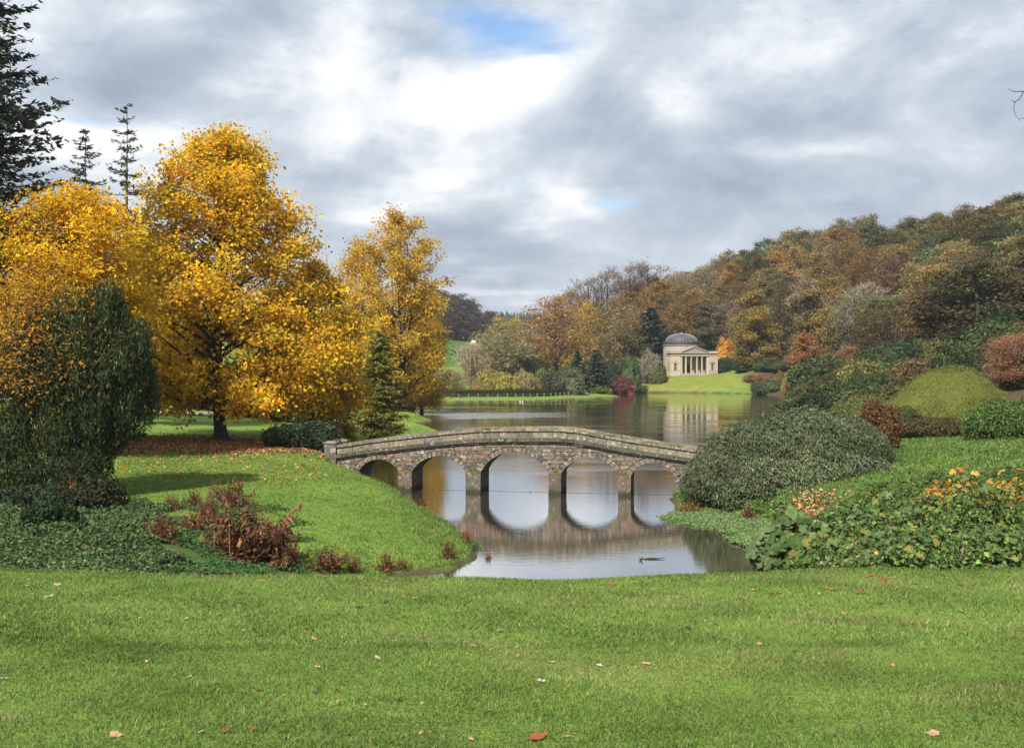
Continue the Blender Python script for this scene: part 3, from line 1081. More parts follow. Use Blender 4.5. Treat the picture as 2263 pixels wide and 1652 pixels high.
tpart('door_frame', V_, F, None, door)
V_, F = box(tx(940), tx(1036), DEP - .55, DEP - .402, tz(865), tz(852))
tpart('door_hood', V_, F, None, door)
# columns
def column(x, sq=False):
    zc0 = ZP
    hgt = ZE0 - ZP
    c = thing_part = link('column', None, temple)
    if sq:
        V_, F = box(x - .30, x + .30, -.02 + .03, .6, zc0, ZE0 - .36)
        sh = tpart('pilaster_shaft', V_, F, None, c)
    else:
        V_, F = lathe([(.27, zc0 + .22), (.275, zc0 + 1.6), (.235, ZE0 - .38)], 18, x, .33)
        tpart('shaft', V_, F, None, c, True)
        V_, F = box(x - .36, x + .36, -.03, .69, zc0, zc0 + .10)
        tpart('plinth', V_, F, None, c)
        V_, F = lathe([(.35, zc0 + .102), (.36, zc0 + .16), (.29, zc0 + .215)], 18, x, .33)
        tpart('base_moulding', V_, F, None, c, True)
    V_, F = lathe([(.24, ZE0 - .375), (.27, ZE0 - .3), (.30, ZE0 - .2), (.27, ZE0 - .19), (.34, ZE0 - .08)], 16, x, .33)
    tpart('capital', V_, F, None, c, True)
    V_, F = box(x - .38, x + .38, -.05, .71, ZE0 - .078, ZE0 - .004)
    tpart('abacus', V_, F, None, c)
for xx in (915, 998, 1087, 1165):
    column(tx(xx))
for xx in (840, 1247):
    column(tx(xx), True)
# entablature, cornice, pediment, lead roof
V_, F = box(X0 - .04, X1 + .04, -.06, DEP, ZE0, ZE1)
tpart('frieze', V_, F)
V_, F = box(X0 - .30, X1 + .30, -.34, DEP + .2, ZE1 + .002, ZE1 + .16)
tpart('cornice', V_, F)
for a, b in ((X0, tx(820)), (tx(1270), X1)):
    V_, F = box(a + .02, b, -.02, DEP, ZE1 + .162, ZC1 + .1)
    tpart('parapet', V_, F)
ax, bx_, mx_ = tx(816), tx(1276), tx(1045)
za, zm = ZE1 + .165, tz(600)
V_ = np.array([(ax + .4, -.08, za), (bx_ - .4, -.08, za), (mx_, -.08, zm - .3), (ax + .4, DEP + 2, za), (bx_ - .4, DEP + 2, za), (mx_, DEP + 2, zm - .3)])
tpart('pediment', V_, [np.array([(0, 1, 2)]), np.array([(0, 2, 5, 3), (1, 4, 5, 2)])])
for (xa, xb) in ((ax, mx_), (bx_, mx_)):
    V_ = np.array([(xa, -.36, za - .02), (xb, -.36, zm - .26), (xb, -.36, zm - .04), (xa, -.36, za + .2), (xa, -.05, za - .02), (xb, -.05, zm - .26), (xb, -.05, zm - .04), (xa, -.05, za + .2)])
    tpart('raking_cornice', V_, np.array([(0, 1, 2, 3), (7, 6, 5, 4), (3, 2, 6, 7), (0, 4, 5, 1), (0, 3, 7, 4)]))
    V_ = np.array([(xa, -.34, za + .205), (xb, -.34, zm - .035), (xb, DEP + 4.5, zm - .035), (xa, DEP + 4.5, za + .205)])
    tpart('roof_slope', V_, np.array([(0, 1, 2, 3)]), M_RIB)
# rotunda: drum and dome, standing behind the front block
dcx, dcy = tx(1040) - 0.25, DEP + 7.4
kd = KT * (TY + 11) / TY
RD = 5.45
V_, F = lathe([(RD, 0), (RD, tz(596)), (RD + .25, tz(590)), (RD + .25, tz(582))], 56, dcx, dcy)
tpart('drum', V_, F, None, None, False)
for k, (za_, r_) in enumerate(((tz(581), RD + .12), (tz(562), RD - .18), (tz(543), RD - .46))):
    V_, F = lathe([(r_, za_), (r_, za_ + .36), (r_ - .34, za_ + .37)], 56, dcx, dcy)
    tpart('lead_step', V_, F, M_LEAD)
zb_, zt_ = tz(526), tz(409)
rb_ = RD - .75
rt_ = 1.72
th = np.linspace(0, 1, 9)
# spherical cap between the two radii
hh = zt_ - zb_
prof = []
for t_ in th:
    ang = t_ * math.acos(rt_ / rb_ * 0.98)
    prof.append((rb_ * math.cos(ang), zb_ + hh * math.sin(ang) / math.sin(math.acos(rt_ / rb_ * 0.98))))
V_, F = lathe(prof, 56, dcx, dcy)
dome = tpart('dome', V_, F, M_LEAD, None, True)
pr = np.array(prof)
for k in range(36):
    a_ = k / 36 * 2 * math.pi
    pts = np.column_stack([dcx + (pr[:, 0] + .02) * math.cos(a_), dcy + (pr[:, 0] + .02) * math.sin(a_), pr[:, 1] + .02])
    V_, F = tube(pts, .055, 5)
    link('rib', mesh_np('rib', V_, F, None, M_RIB, True), dome)
V_, F = lathe([(rt_ + .12, zt_ - .05), (rt_ + .12, zt_ + .10), (rt_ - .2, zt_ + .14), (.3, zt_ + .2), (.16, zt_ + .42), (0, zt_ + .45)], 32, dcx, dcy)
link('dome_cap', mesh_np('dome_cap', V_, F, None, M_RIB), dome)
# rails of the ladder walk round the dome base
for zz in (tz(540), tz(528)):
    th = np.linspace(0, 2 * math.pi, 49)
    V_, F = tube(np.column_stack([dcx + (RD - .1) * np.cos(th), dcy + (RD - .1) * np.sin(th), np.full(49, zz)]), .03, 4)
    tpart('railing', V_, F, M_RIB)

# ------------------------------------------------------------------ trees: builders
def profile(kind, t):
    t = np.clip(t, 0, 1)
    if kind == 'round':
        return np.sqrt(np.maximum(1 - (2 * t - 0.9) ** 2 / 1.21, 0.02))
    if kind == 'ovoid':
        return np.where(t < .3, .62 + .38 * np.sin(t / .3 * math.pi / 2), np.maximum(1 - ((t - .3) / .7) ** 2.0, 0.02) ** .7)
    if kind == 'spread':
        return np.maximum(1 - np.abs((t - .6) / .62) ** 2.2, 0.03) ** .6
    if kind == 'tulip':          # broad base, tapering to a rounded top
        return np.interp(t, [0, .08, .2, .3, .42, .55, .7, .85, .95, 1.0], [.66, .88, 1.0, .98, .92, .82, .66, .46, .28, .08])
    if kind == 'tall':
        return np.interp(t, [0, .15, .35, .6, .8, .93, 1.0], [.5, .85, 1.0, .96, .80, .52, .14])
    if kind == 'vase':
        return np.interp(t, [0, .3, .6, .85, 1.0], [.25, .6, .95, .9, .15])


def deciduous(seed, H, RAD, t0=0.2, nl=34, nt=12, nleaf=40, leaf=0.3, cl=0.8, kind='round', tr=0.35, lift=0.45, palette=((1, 1, 1),),
              weights=None, jit=0.16, cjit=0.16, twig_sides=3, bare=0.0, twiglen=1.3, spread=0.30, droop=0.0, lean=(0, 0), forks=1, xs=1.0, aspect=.75, flat=.6, mat=None, green=0.0):
    """returns (wood mesh, crown mesh)"""
    g = np.random.default_rng(seed)
    wood = Geo()
    tz_ = np.linspace(0, H * .95, 12)
    lx_ = np.cumsum(g.normal(size=12)) * tr * .16 + lean[0] * (tz_ / H) ** 1.3
    ly_ = np.cumsum(g.normal(size=12)) * tr * .16 + lean[1] * (tz_ / H) ** 1.3
    lx_[0] = ly_[0] = 0
    trunk_p = np.column_stack([lx_, ly_, tz_])
    tr_r = tr * np.maximum(1 - tz_ / H, 0.03) ** .85
    tr_r[0] *= 1.55
    fl = np.concatenate([[0], [tz_[1] * .12], [tz_[1] * .4], tz_[1:]])
    pts = np.column_stack([np.interp(fl, tz_, lx_), np.interp(fl, tz_, ly_), fl])
    rr = np.concatenate([[tr * 1.9], [tr * 1.3], [tr * 1.08], tr_r[1:]])
    wood.add(*tube(pts, rr, 9))
    C, CD = [], []
    for f in range(forks - 1):
        a = g.random() * 6.28
        zf = H * t0 * g.uniform(.7, 1.3)
        e = np.array([math.cos(a) * RAD * .35, math.sin(a) * RAD * .35, H * g.uniform(.75, .92)])
        p0 = np.array([np.interp(zf, tz_, lx_), np.interp(zf, tz_, ly_), zf])
        u = np.linspace(0, 1, 7)[:, None]
        m_ = p0 * .5 + e * .5 + np.array([math.cos(a), math.sin(a), 0]) * RAD * .12
        wood.add(*tube((1 - u) ** 2 * p0 + 2 * u * (1 - u) * m_ + u * u * e, tr * .55 * (1 - .85 * u[:, 0]), 6))
    for i in range(nl):
        t = ((i + g.random()) / nl)
        a = i * 2.39996 + g.normal() * .35
        rad = float(profile(kind, np.array(t))) * RAD * g.uniform(.72, 1.03)
        ze = H * (t0 + (1 - t0) * t)
        zs = max(ze - rad * lift * g.uniform(.7, 1.3), H * t0 * .75)
        zs = min(zs, H * .93)
        p0 = np.array([np.interp(zs, tz_, lx_), np.interp(zs, tz_, ly_), zs])
        e = np.array([p0[0] * .5 + math.cos(a) * rad * xs, p0[1] * .5 + math.sin(a) * rad, ze])
        m_ = p0 * .45 + e * .55 + np.array([0, 0, rad * .12]) + g.normal(size=3) * rad * .06
        e[2] -= droop * rad
        u = np.linspace(0, 1, 7)[:, None]
        cv = (1 - u) ** 2 * p0 + 2 * u * (1 - u) * m_ + u * u * e
        r0 = max(float(np.interp(zs, tz_, tr_r)) * .40, tr * .05) * min(1, .5 + rad / RAD * .6)
        wood.add(*tube(cv, r0 * (1 - .88 * u[:, 0]), 5))
        for j in range(nt):
            q = g.uniform(.16, 1.0) ** .8
            b = (1 - q) ** 2 * p0 + 2 * q * (1 - q) * m_ + q * q * e
            d = g.normal(size=3) + unit(e - p0) * .7 + np.array([0, 0, .15])
            d = unit(d) * RAD * spread * g.uniform(.35, 1.0) * (.6 + .4 * rad / RAD)
            tip = b + d
            mid = b + d * .5 + g.normal(size=3) * .05 * RAD * spread
            mid[2] += .06 * RAD * spread
            wood.add(*tube(np.array([b, mid, tip]), np.array([r0 * .22, r0 * .14, .012]), twig_sides))
            C += [tip, mid]
            CD += [d, d]
    C, CD = np.array(C), np.array(CD)
    k = len(C)
    per = g.poisson(nleaf * g.uniform(.45, 1.45, k))
    idx = np.repeat(np.arange(k), per)
    n_ = len(idx)
    off = g.normal(size=(n_, 3)) * cl * np.array([1, 1, flat])
    P = C[idx] + off
    cc = np.exp(g.normal(size=k) * cjit)
    col = pal(n_, palette, weights, jit, g) * cc[idx][:, None]
    if green > 0:
        gm = np.clip(g.normal(size=k) * green, 0, .65)[idx][:, None]
        col = col * (1 - gm) + np.array([.30, .30, .035]) * gm
    if bare > 0:
        # fine twigs stand in long thin slivers; a few leaves among them
        is_t = g.random(n_) < bare
        T = unit(CD[idx] * .6 + g.normal(size=(n_, 3)) * .45 * np.linalg.norm(CD[idx], axis=1, keepdims=True) + np.array([0, 0, .35 * RAD * spread]))
        N = g.normal(size=(n_, 3))
        V1, F1 = leaves(P[is_t], N[is_t], twiglen * g.uniform(.5, 1.1, is_t.sum()), .036 if bare < .9 else .055, T[is_t], .2, .0, g)
        V2, F2 = leaves(P[~is_t], N[~is_t] + np.array([0, 0, .6]), leaf * g.uniform(.6, 1.2, (~is_t).sum()), aspect, None, .9, .12, g)
        V = np.concatenate([V1, V2])
        F = np.arange(len(V)).reshape(-1, 4)
        cA = np.concatenate([rep4(col[is_t]), rep4(col[~is_t])])
    else:
        ax_ = P - np.array([0, 0, H * .45])
        N = unit(ax_) * .8 + np.array([0, 0, .55])
        V, F = leaves(P, N, leaf * g.uniform(.45, 1.4, n_), aspect, None, .75, .14, g)
        cA = rep4(col)
    return wood.mesh('trunk', M_BARK, True), mesh_np('crown', V, F, cA, mat or (M_LEAF if bare < .6 else M_TWIG))


def conifer(seed, H, RAD, t0=0.05, step=0.5, per=7, spray=0.5, dens=26, droop=0.25, upturn=0.15, tr=0.25, power=.8, rag=.25, aspect=.28, palette=((1, 1, 1),), jit=.2, flatn=.25, layered=1.0):
    g = np.random.default_rng(seed)
    wood = Geo()
    zz = np.linspace(0, H, 10)
    wood.add(*tube(np.column_stack([np.cumsum(g.normal(size=10)) * .02, np.cumsum(g.normal(size=10)) * .02, zz]), tr * np.maximum(1 - zz / H, .03), 8))
    PP, TT, NN = [], [], []
    z = H * t0
    while z < H * .985:
        t = (z / H - t0) / (1 - t0)
        L0 = RAD * max(1 - t, .02) ** power
        for i in range(per):
            L = L0 * g.uniform(1 - rag, 1 + rag * .6)
            a = g.random() * 6.283
            u = np.linspace(0, 1, 6)
            dr = -droop * L * u + (droop * .4 + upturn) * L * u ** 3
            pts = np.column_stack([np.cos(a) * L * u, np.sin(a) * L * u, z + g.normal() * step * .3 + dr])
            wood.add(*tube(pts[::1], np.maximum(tr * .16 * (1 - u), .008), 3))
            n_ = max(4, int(dens * L / RAD + 4))
            q = g.uniform(.12, 1.02, n_)
            b = np.column_stack([np.interp(q, u, pts[:, k]) for k in range(3)])
            side = np.array([-math.sin(a), math.cos(a), 0])
            sw = g.normal(size=n_) * L * .16 * (1.1 - q * .6)
            P = b + side * sw[:, None] + g.normal(size=(n_, 3)) * np.array([.05, .05, spray * .16])
            T = np.column_stack([np.full(n_, math.cos(a)), np.full(n_, math.sin(a)), -droop * .6 + g.normal(size=n_) * .25]) + side * np.sign(sw)[:, None] * .7
            PP.append(P)
            TT.append(T)
            NN.append(np.column_stack([g.normal(size=n_) * .5, g.normal(size=n_) * .5, np.ones(n_)]))
        z += step * g.uniform(.7, 1.3) * layered
    P, T, N = map(np.concatenate, (PP, TT, NN))
    V, F = leaves(P, N, spray * g.uniform(.6, 1.3, len(P)), aspect, T, flatn * 2, -.05, g)
    return wood.mesh('trunk', M_BARK, True), mesh_np('crown', V, F, rep4(pal(len(P), palette, None, jit, g)), M_NEEDLE)


def lobes_mesh(seed, lobes, n, leaf, aspect=.6, mode='out', palette=((1, 1, 1),), weights=None, jit=.18, depth=.16, core=.6, lump=.12, jitn=.8, cutz=-9, mat=None, ljit=.1, name='foliage'):
    """leafy mass over a set of ellipsoids (x, y, z, rx, ry, rz)"""
    g = np.random.default_rng(seed)
    L = np.array(lobes, float)
    ar = (L[:, 3] * L[:, 4] * L[:, 5]) ** (2 / 3)
    idx = g.choice(len(L), n, p=ar / ar.sum())
    d = unit(g.normal(size=(n, 3)))
    bump = np.zeros(n)
    for k in range(5):
        f = g.normal(size=3) * (2.0 + 1.6 * k)
        bump += np.sin(d @ f + idx * 1.7 + k) * lump / (1 + .5 * k)
    s = (1 + bump) * (1 - np.abs(g.normal(size=n)) * depth)
    P = L[idx, :3] + d * L[idx, 3:] * s[:, None]
    keep = P[:, 2] > cutz
    for k in range(len(L)):
        q = (((P - L[k, :3]) / L[k, 3:]) ** 2).sum(1)
        keep &= (q > .62) | (idx == k)
    P, d, idx = P[keep], d[keep], idx[keep]
    n = len(P)
    N = unit(d / L[idx, 3:])
    T = None
    if mode == 'up':
        T = np.array([0, 0, 1.0]) + N * .45 + g.normal(size=(n, 3)) * .22
    elif mode == 'arch':                  # sprays arching out and down
        T = N * np.array([1, 1, .2]) + np.array([0, 0, -.45]) + g.normal(size=(n, 3)) * .4
    elif mode == 'hang':
        T = np.array([0, 0, -1.0]) + N * .35 + g.normal(size=(n, 3)) * .25
    V, F = leaves(P, N, leaf * g.uniform(.6, 1.3, n), aspect, T, jitn, .1, g)
    lc = np.exp(g.normal(size=len(L)) * ljit)
    col = pal(n, palette, weights, jit, g) * lc[idx][:, None]
    geo = Geo().add(V, F, rep4(col))
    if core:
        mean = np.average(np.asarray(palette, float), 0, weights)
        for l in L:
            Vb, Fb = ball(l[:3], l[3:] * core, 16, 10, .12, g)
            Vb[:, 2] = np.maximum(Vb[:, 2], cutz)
            geo.add(Vb, Fb, mean * .8)  # core painted darker than the leaves, as shade inside the foliage
    return geo.mesh(name, mat or M_LEAF)


def stems_mesh(seed, lobes, n=9, r=.05, z0=-.3):
    g = np.random.default_rng(seed)
    L = np.array(lobes, float)
    c = np.average(L[:, :3], 0, L[:, 3])
    geo = Geo()
    for i in range(n):
        l = L[g.integers(len(L))]
        e = l[:3] + g.normal(size=3) * l[3:] * .3
        p0 = np.array([c[0] + g.normal() * .3 * l[3], c[1] + g.normal() * .3 * l[4], z0])
        u = np.linspace(0, 1, 5)[:, None]
        geo.add(*tube(p0 * (1 - u) + e * u + np.array([0, 0, .3]) * u * (1 - u), r * (1 - .7 * u[:, 0]), 5))
    return geo.mesh('stems', M_BARK, True)


BROWN = (0.085, 0.065, 0.05)
GREYB = (0.16, 0.145, 0.12)
PALEB = (0.30, 0.27, 0.22)


def tree_thing(name, label, loc, meshes, bark=BROWN, crown=(1, 1, 1), group=None, rz=0, scale=(1, 1, 1), cat='tree', cname='crown'):
    t = thing(name, label, cat, loc, rz, group)
    t.scale = scale
    a = link('trunk', meshes[0], t, color=bark)
    b = link(cname, meshes[1], t, color=crown)
    return t


def shrub_thing(name, label, lobes, n, leaf, loc=(0, 0, 0), group=None, stem=BROWN, cat='shrub', seed=1, nstem=8, rz=0, scale=(1, 1, 1), **kw):
    t = thing(name, label, cat, loc, rz, group)
    t.scale = scale
    link('foliage', lobes_mesh(seed, lobes, n, leaf, **kw), t)
    link('stems', stems_mesh(seed, lobes, nstem), t, color=stem)
    return t


YEL = ((0.74, 0.48, 0.028), (0.70, 0.40, 0.022), (0.60, 0.295, 0.018), (0.80, 0.58, 0.05), (0.42, 0.37, 0.036))
YW = (4, 3.2, 1.6, 1.6, 0.8)

# ------------------------------------------------------------------ the big golden tree on the lawn
d = 77.3
p = W_(490, 975, d)
hero = deciduous(22, 21.2, 9.2, t0=.14, mat=M_GOLD, green=.3, nl=108, nt=15, nleaf=27, leaf=.25, cl=.46, kind='tulip', tr=.43, lift=.55, palette=YEL, weights=YW, jit=.2, cjit=.2, spread=.27, droop=.15, twig_sides=3, aspect=.85)
tree_thing('golden_tree', 'tallest golden yellow tree standing alone on a carpet of fallen leaves', (p[0], d, h1(p[0], d) - .1), hero, (0.06, 0.05, 0.04), rz=.4)
hero_xy = (p[0], d)
# its lower right skirt of boughs reaches a neighbouring tree of the same gold
d = 86.0
p = W_(690, 985, d)
nb = deciduous(23, 13.5, 4.5, t0=.16, mat=M_GOLD, green=.25, nl=38, nt=13, nleaf=24, leaf=.26, cl=.46, kind='ovoid', tr=.26, lift=.4, palette=((0.68, .37, .024), (.60, .29, .02), (.72, .44, .034), (.36, .29, .03)), weights=(3, 3, 2, 1), spread=.3, droop=.16)
tree_thing('amber_tree', 'amber orange tree with drooping boughs close behind the tallest golden tree', (p[0], d, h1(p[0], d) - .1), nb)

# ------------------------------------------------------------------ second golden tree by the lake
d = 152.0
p = W_(880, 905, d)
pz = h1(p[0], d) - .2
g2t = deciduous(31, 27.3, 7.2, t0=.08, mat=M_GOLD, nl=60, nt=12, nleaf=23, leaf=.33, cl=.58, kind='tall', tr=.5, lift=.95, palette=((.60, .41, .045), (.54, .34, .034), (.46, .25, .026), (.66, .49, .065), (.34, .30, .05)), weights=(4, 3, 2, 1, .7), spread=.26, droop=.05, forks=4)
tree_thing('golden_tree', 'tall narrow golden tree with dark forking stems beside the lake promontory', (p[0], d, pz), g2t, (0.055, 0.045, 0.04), rz=1.2)
g3t = deciduous(33, 20.5, 4.8, t0=.1, mat=M_GOLD, nl=46, nt=12, nleaf=18, leaf=.33, cl=.62, kind='tall', tr=.3, lift=.8, palette=((.58, .37, .042), (.50, .28, .032), (.62, .44, .06)), spread=.3, droop=.18, bare=.25)
p3 = W_(932, 900, 168)
tree_thing('golden_tree', 'thinner half bare golden tree hanging over the water edge by the promontory', (p3[0], 168, h1(p3[0], 168) - .2), g3t, (0.06, 0.05, 0.04))
p3 = W_(800, 905, 160)
tree_thing('golden_tree', 'dusky golden tree between the tallest golden tree and the lake', (p3[0], 160, h1(p3[0], 160) - .2), (g3t[0], g3t[1]), rz=2.0, scale=(1.15, 1.15, 1.15))

# ------------------------------------------------------------------ cypress and shrubs beyond the left end of the bridge
d = 101.0
p = W_(836, 962, d)
cyp = conifer(41, 10.6, 3.0, t0=.0, step=.17, per=10, spray=.34, dens=64, droop=.5, upturn=.05, tr=.22, power=.46, rag=.3, aspect=.26, palette=((.14, .15, .03), (.18, .165, .03), (.09, .11, .028), (.22, .18, .03)), jit=.22)
tree_thing('cypress', 'drooping olive green cypress beside the left end of the bridge', (p[0], d, h1(p[0], d) - .2), cyp)
DK = ((.030, .048, .026), (.040, .060, .030), (.022, .034, .020), (.06, .08, .042))
x0, z0 = XD(668, 71.5), h1(XD(668, 71.5), 71.5)
shrub_thing('rhododendron', 'dark blue green evergreen shrub beside the left pillar of the bridge', [(-1.1, 0, .7, 1.3, 1.1, .95), (.5, .2, .8, 1.5, 1.2, 1.1), (1.6, -.3, .6, 1.1, 1, .9)], 9000, .22, (x0, 71.5, z0), palette=DK, seed=3, depth=.25)
x0 = XD(755, 88)
shrub_thing('golden_shrub', 'yellow leaved shrub tucked between the dark evergreen and the cypress', [(0, 0, .9, 1.1, 1, .8), (-.8, .2, 1.3, .9, .8, .8), (.6, -.2, 1.6, .6, .6, .6)], 5000, .2, (x0, 88, h1(x0, 88)), palette=((.42, .31, .04), (.32, .25, .04), (.46, .24, .03), (.18, .19, .04)), seed=4, core=.7)
# evergreen understorey behind the golden tree
for k, (xd, d_, w_, hh, lab) in enumerate([(470, 118, 3.2, 3.0, 'dark evergreen bush behind the trunk of the tallest golden tree'), (560, 112, 3.4, 3.6, 'dark evergreen bush to the right behind the golden tree trunk'), (640, 108, 3.0, 4.4, 'taller dark evergreen bush below the amber boughs'),
                                       (720, 104, 2.6, 4.6, 'dark evergreen bush behind the yellow shrub'), (600, 130, 5.0, 6.5, 'big dark holly behind the amber tree'), (420, 140, 4.5, 4.5, 'dark laurel far behind the gravel path'), (860, 172, 3.2, 6.0, 'dark ivy clad bush under the narrow golden tree'), (897, 176, 1.2, 3.0, 'narrow dark bush at the water edge under the golden boughs')]):
    x0 = XD(xd, d_)
    shrub_thing('evergreen_bush', lab, [(0, 0, hh * .45, w_, w_ * .8, hh * .55), (w_ * .6, .3, hh * .3, w_ * .6, w_ * .6, hh * .4), (-w_ * .6, 0, hh * .33, w_ * .6, w_ * .6, hh * .42)], 4200, .32, (x0, d_, h1(x0, d_)), palette=DK, seed=60 + k, nstem=5, depth=.22)

# ------------------------------------------------------------------ conifers at the far left
FIR = ((.040, .052, .044), (.030, .040, .036), (.058, .066, .052))
big = conifer(51, 34, 7.0, t0=.12, step=.40, per=9, spray=.45, dens=85, droop=.22, upturn=.20, tr=.55, power=.62, rag=.5, aspect=.45, palette=FIR, jit=.3)
d = 62.0
x0 = XD(-80, d)
tree_thing('spruce', 'huge dark conifer towering past the top of the picture', (x0, d, h1(x0, d) - .3), big, (.05, .042, .038), cat='conifer tree')
fir = conifer(53, 27.5, 4.3, t0=.2, step=.95, per=5, spray=.45, dens=46, droop=.10, upturn=.28, tr=.36, power=.58, rag=.5, aspect=.3, palette=FIR, jit=.25)
d = 96.0
x0 = XD(280, d)
tree_thing('fir_tree', 'tall thin fir with open whorled branches standing above the yellow tree', (x0, d, h1(x0, d)), fir, (.09, .075, .06), cat='conifer tree')
fir2 = conifer(54, 25.4, 5.2, t0=.2, step=.7, per=6, spray=.45, dens=50, droop=.15, upturn=.2, tr=.3, power=.66, rag=.4, aspect=.3, palette=FIR, jit=.25)
x0 = XD(188, 97)
tree_thing('fir_tree', 'shorter broad fir between the huge conifer and the tall thin fir', (x0, 97, h1(x0, 97)), fir2, (.06, .05, .045), cat='conifer tree')
nb2 = deciduous(56, 15, 4.0, t0=.2, nl=34, nt=10, nleaf=16, leaf=.3, cl=.6, kind='ovoid', tr=.25, palette=((.36, .17, .018), (.25, .11, .015), (.30, .20, .03)), spread=.32, bare=.2)
x0 = XD(312, 92)
tree_thing('amber_tree', 'sparse orange tree in the gap between the thin fir and the golden tree', (x0, 92, h1(x0, 92)), nb2)

# ------------------------------------------------------------------ yew and yellow tree on the left
YEW = ((.038, .062, .024), (.027, .046, .020), (.062, .085, .03), (.15, .12, .035))
d = 46.5
xc = XD(170, d)
zb = h1(xc, d)
ylobes = [(0.1, 0, 5.0, 2.5, 2.2, 3.2), (1.75, -.3, 5.0, 1.6, 1.5, 2.6), (-1.6, -.5, 4.6, 2.0, 1.6, 3.4), (1.3, -.5, 7.2, .95, 1.0, 1.9), (2.35, -.2, 4.2, .95, 1.1, 1.9), (1.5, -.6, 3.2, 1.2, 1.1, 1.7), (-.3, -1.0, 3.0, 1.9, 1.4, 2.9), (.0, -.9, 1.0, 1.6, 1.4, 1.8), (1.0, -.8, 1.3, .75, .9, 1.5), (-1.6, -.9, .9, 1.5, 1.3, 1.6), (-2.6, -.6, 2.6, 1.9, 1.5, 2.2), (-4.0, -.5, 2.0, 1.7, 1.4, 2.3), (.1, -1.2, 6.6, 1.2, .9, 2.0), (.6, -1.3, 5.0, 1.2, .8, 2.2)]
gy_ = np.random.default_rng(8)
for i in range(26):
    l_ = ylobes[gy_.integers(6)]
    a_ = gy_.uniform(3.4, 6.6)
    ylobes.append((l_[0] + math.cos(a_) * l_[3] * .82, l_[1] + math.sin(a_) * l_[4] * .82, l_[2] + gy_.uniform(-.3, .55) * l_[5], gy_.uniform(.3, .5), gy_.uniform(.3, .5), gy_.uniform(.9, 1.5)))
shrub_thing('yew_tree', 'massive dark green upright yew beside the lawn', ylobes, 100000, .24, (xc, d, zb), palette=YEW, weights=(4, 3, 3, 1.0), seed=7, aspect=.2, mode='up', depth=.2, core=.5, lump=.15, ljit=.18, nstem=12, cat='tree', jit=.25, stem=(.05, .04, .035))
d = 59.0
xc = XD(125, d)
ylw = deciduous(58, 14.4, 5.0, t0=.36, mat=M_GOLD, green=.15, nl=54, nt=14, nleaf=30, leaf=.24, cl=.5, kind='round', tr=.28, lift=.7, palette=((.72, .47, .022), (.64, .37, .018), (.54, .28, .016), (.78, .56, .04)), weights=(4, 3, 1.4, 1.4), spread=.32, droop=.1, aspect=.6)
tree_thing('yellow_tree', 'bright yellow tree rising behind and through the dark yew', (xc, d + 1.6, h1(xc, d)), ylw, (.05, .04, .03))
ylw2 = deciduous(59, 9.2, 3.0, t0=.50, mat=M_GOLD, nl=34, nt=11, nleaf=7, leaf=.17, cl=.45, kind='round', tr=.12, lift=.9, palette=((.52, .27, .018), (.44, .20, .02), (.36, .20, .06)), spread=.34, droop=.15, aspect=.55)
xc = XD(75, 45.6)
tree_thing('yellow_tree', 'thin leaved yellow sapling tangled in front of the yew', (xc, 45.6, h1(xc, 45.6)), ylw2, (.07, .05, .035))
# dark bushes at the foot of the yew
for k, (xd, yd, d_, w_, hh, pl_, lab) in enumerate([(85, 1120, 40, 1.2, 1.2, DK, 'low dark bush at the foot of the yew'), (215, 1110, 41, .8, 1.4, ((.03, .045, .02), (.06, .06, .025)), 'small dark bush in the corner between yew and lawn'),
                                                (105, 1160, 36, .7, 1.1, ((.045, .075, .03), (.03, .05, .02)), 'leafy green bush in front of the yew')]):
    x0 = XD(xd, d_)
    shrub_thing('evergreen_bush', lab, [(0, 0, hh * .45, w_, w_ * .8, hh * .55), (w_ * .7, .2, hh * .3, w_ * .6, w_ * .6, hh * .4), (-w_ * .7, 0, hh * .33, w_ * .6, w_ * .6, hh * .42)], 3800, .14, (x0, d_, h1(x0, d_)), palette=pl_, seed=80 + k, nstem=5)

# ------------------------------------------------------------------ right bank: the big grey green bush and its neighbours
COT = ((.13, .158, .082), (.10, .126, .066), (.165, .19, .108), (.08, .104, .056), (.20, .215, .13))
d = 58.0
xb = XD(1745, d)
zb = h1(xb, d)
bl = [(-2.6, -.6, 1.5, 2.6, 2.3, 2.3), (-.9, .2, 2.3, 2.9, 2.5, 2.4), (1.6, .3, 2.2, 3.2, 2.6, 2.35), (3.4, .2, 1.5, 2.2, 2.2, 2.0), (-4.0, -.5, .7, 1.6, 1.6, 1.5), (.2, -1.6, 1.1, 3.2, 1.8, 1.7), (2.4, -1.5, 1.0, 2.4, 1.7, 1.6), (-2.4, -1.9, .7, 2.0, 1.4, 1.3)]
shrub_thing('cotoneaster', 'largest grey green arching bush hiding the right end of the bridge', bl, 90000, .25, (xb, d, zb - .75), palette=COT, weights=(4, 3, 2, 2, .8), seed=9, aspect=.26, mode='arch', depth=.16, core=.5, lump=.14, jit=.17, jitn=.6, nstem=14)
RUST = ((.15, .07, .032), (.11, .055, .026), (.10, .07, .034), (.18, .09, .035))
x0 = XD(1955, 63)
shrub_thing('rust_shrub', 'rusty brown shrub against the right flank of the largest bush', [(0, 0, 1.2, .9, .9, 1.5), (-.6, .2, 1.9, .8, .8, .9)], 5000, .16, (x0, 63, h1(x0, 63)), palette=RUST, seed=12, core=.7)
OLV = ((.105, .12, .04), (.08, .095, .034), (.15, .14, .045))
GRN = ((.075, .13, .03), (.10, .165, .04), (.05, .09, .025), (.13, .18, .055))
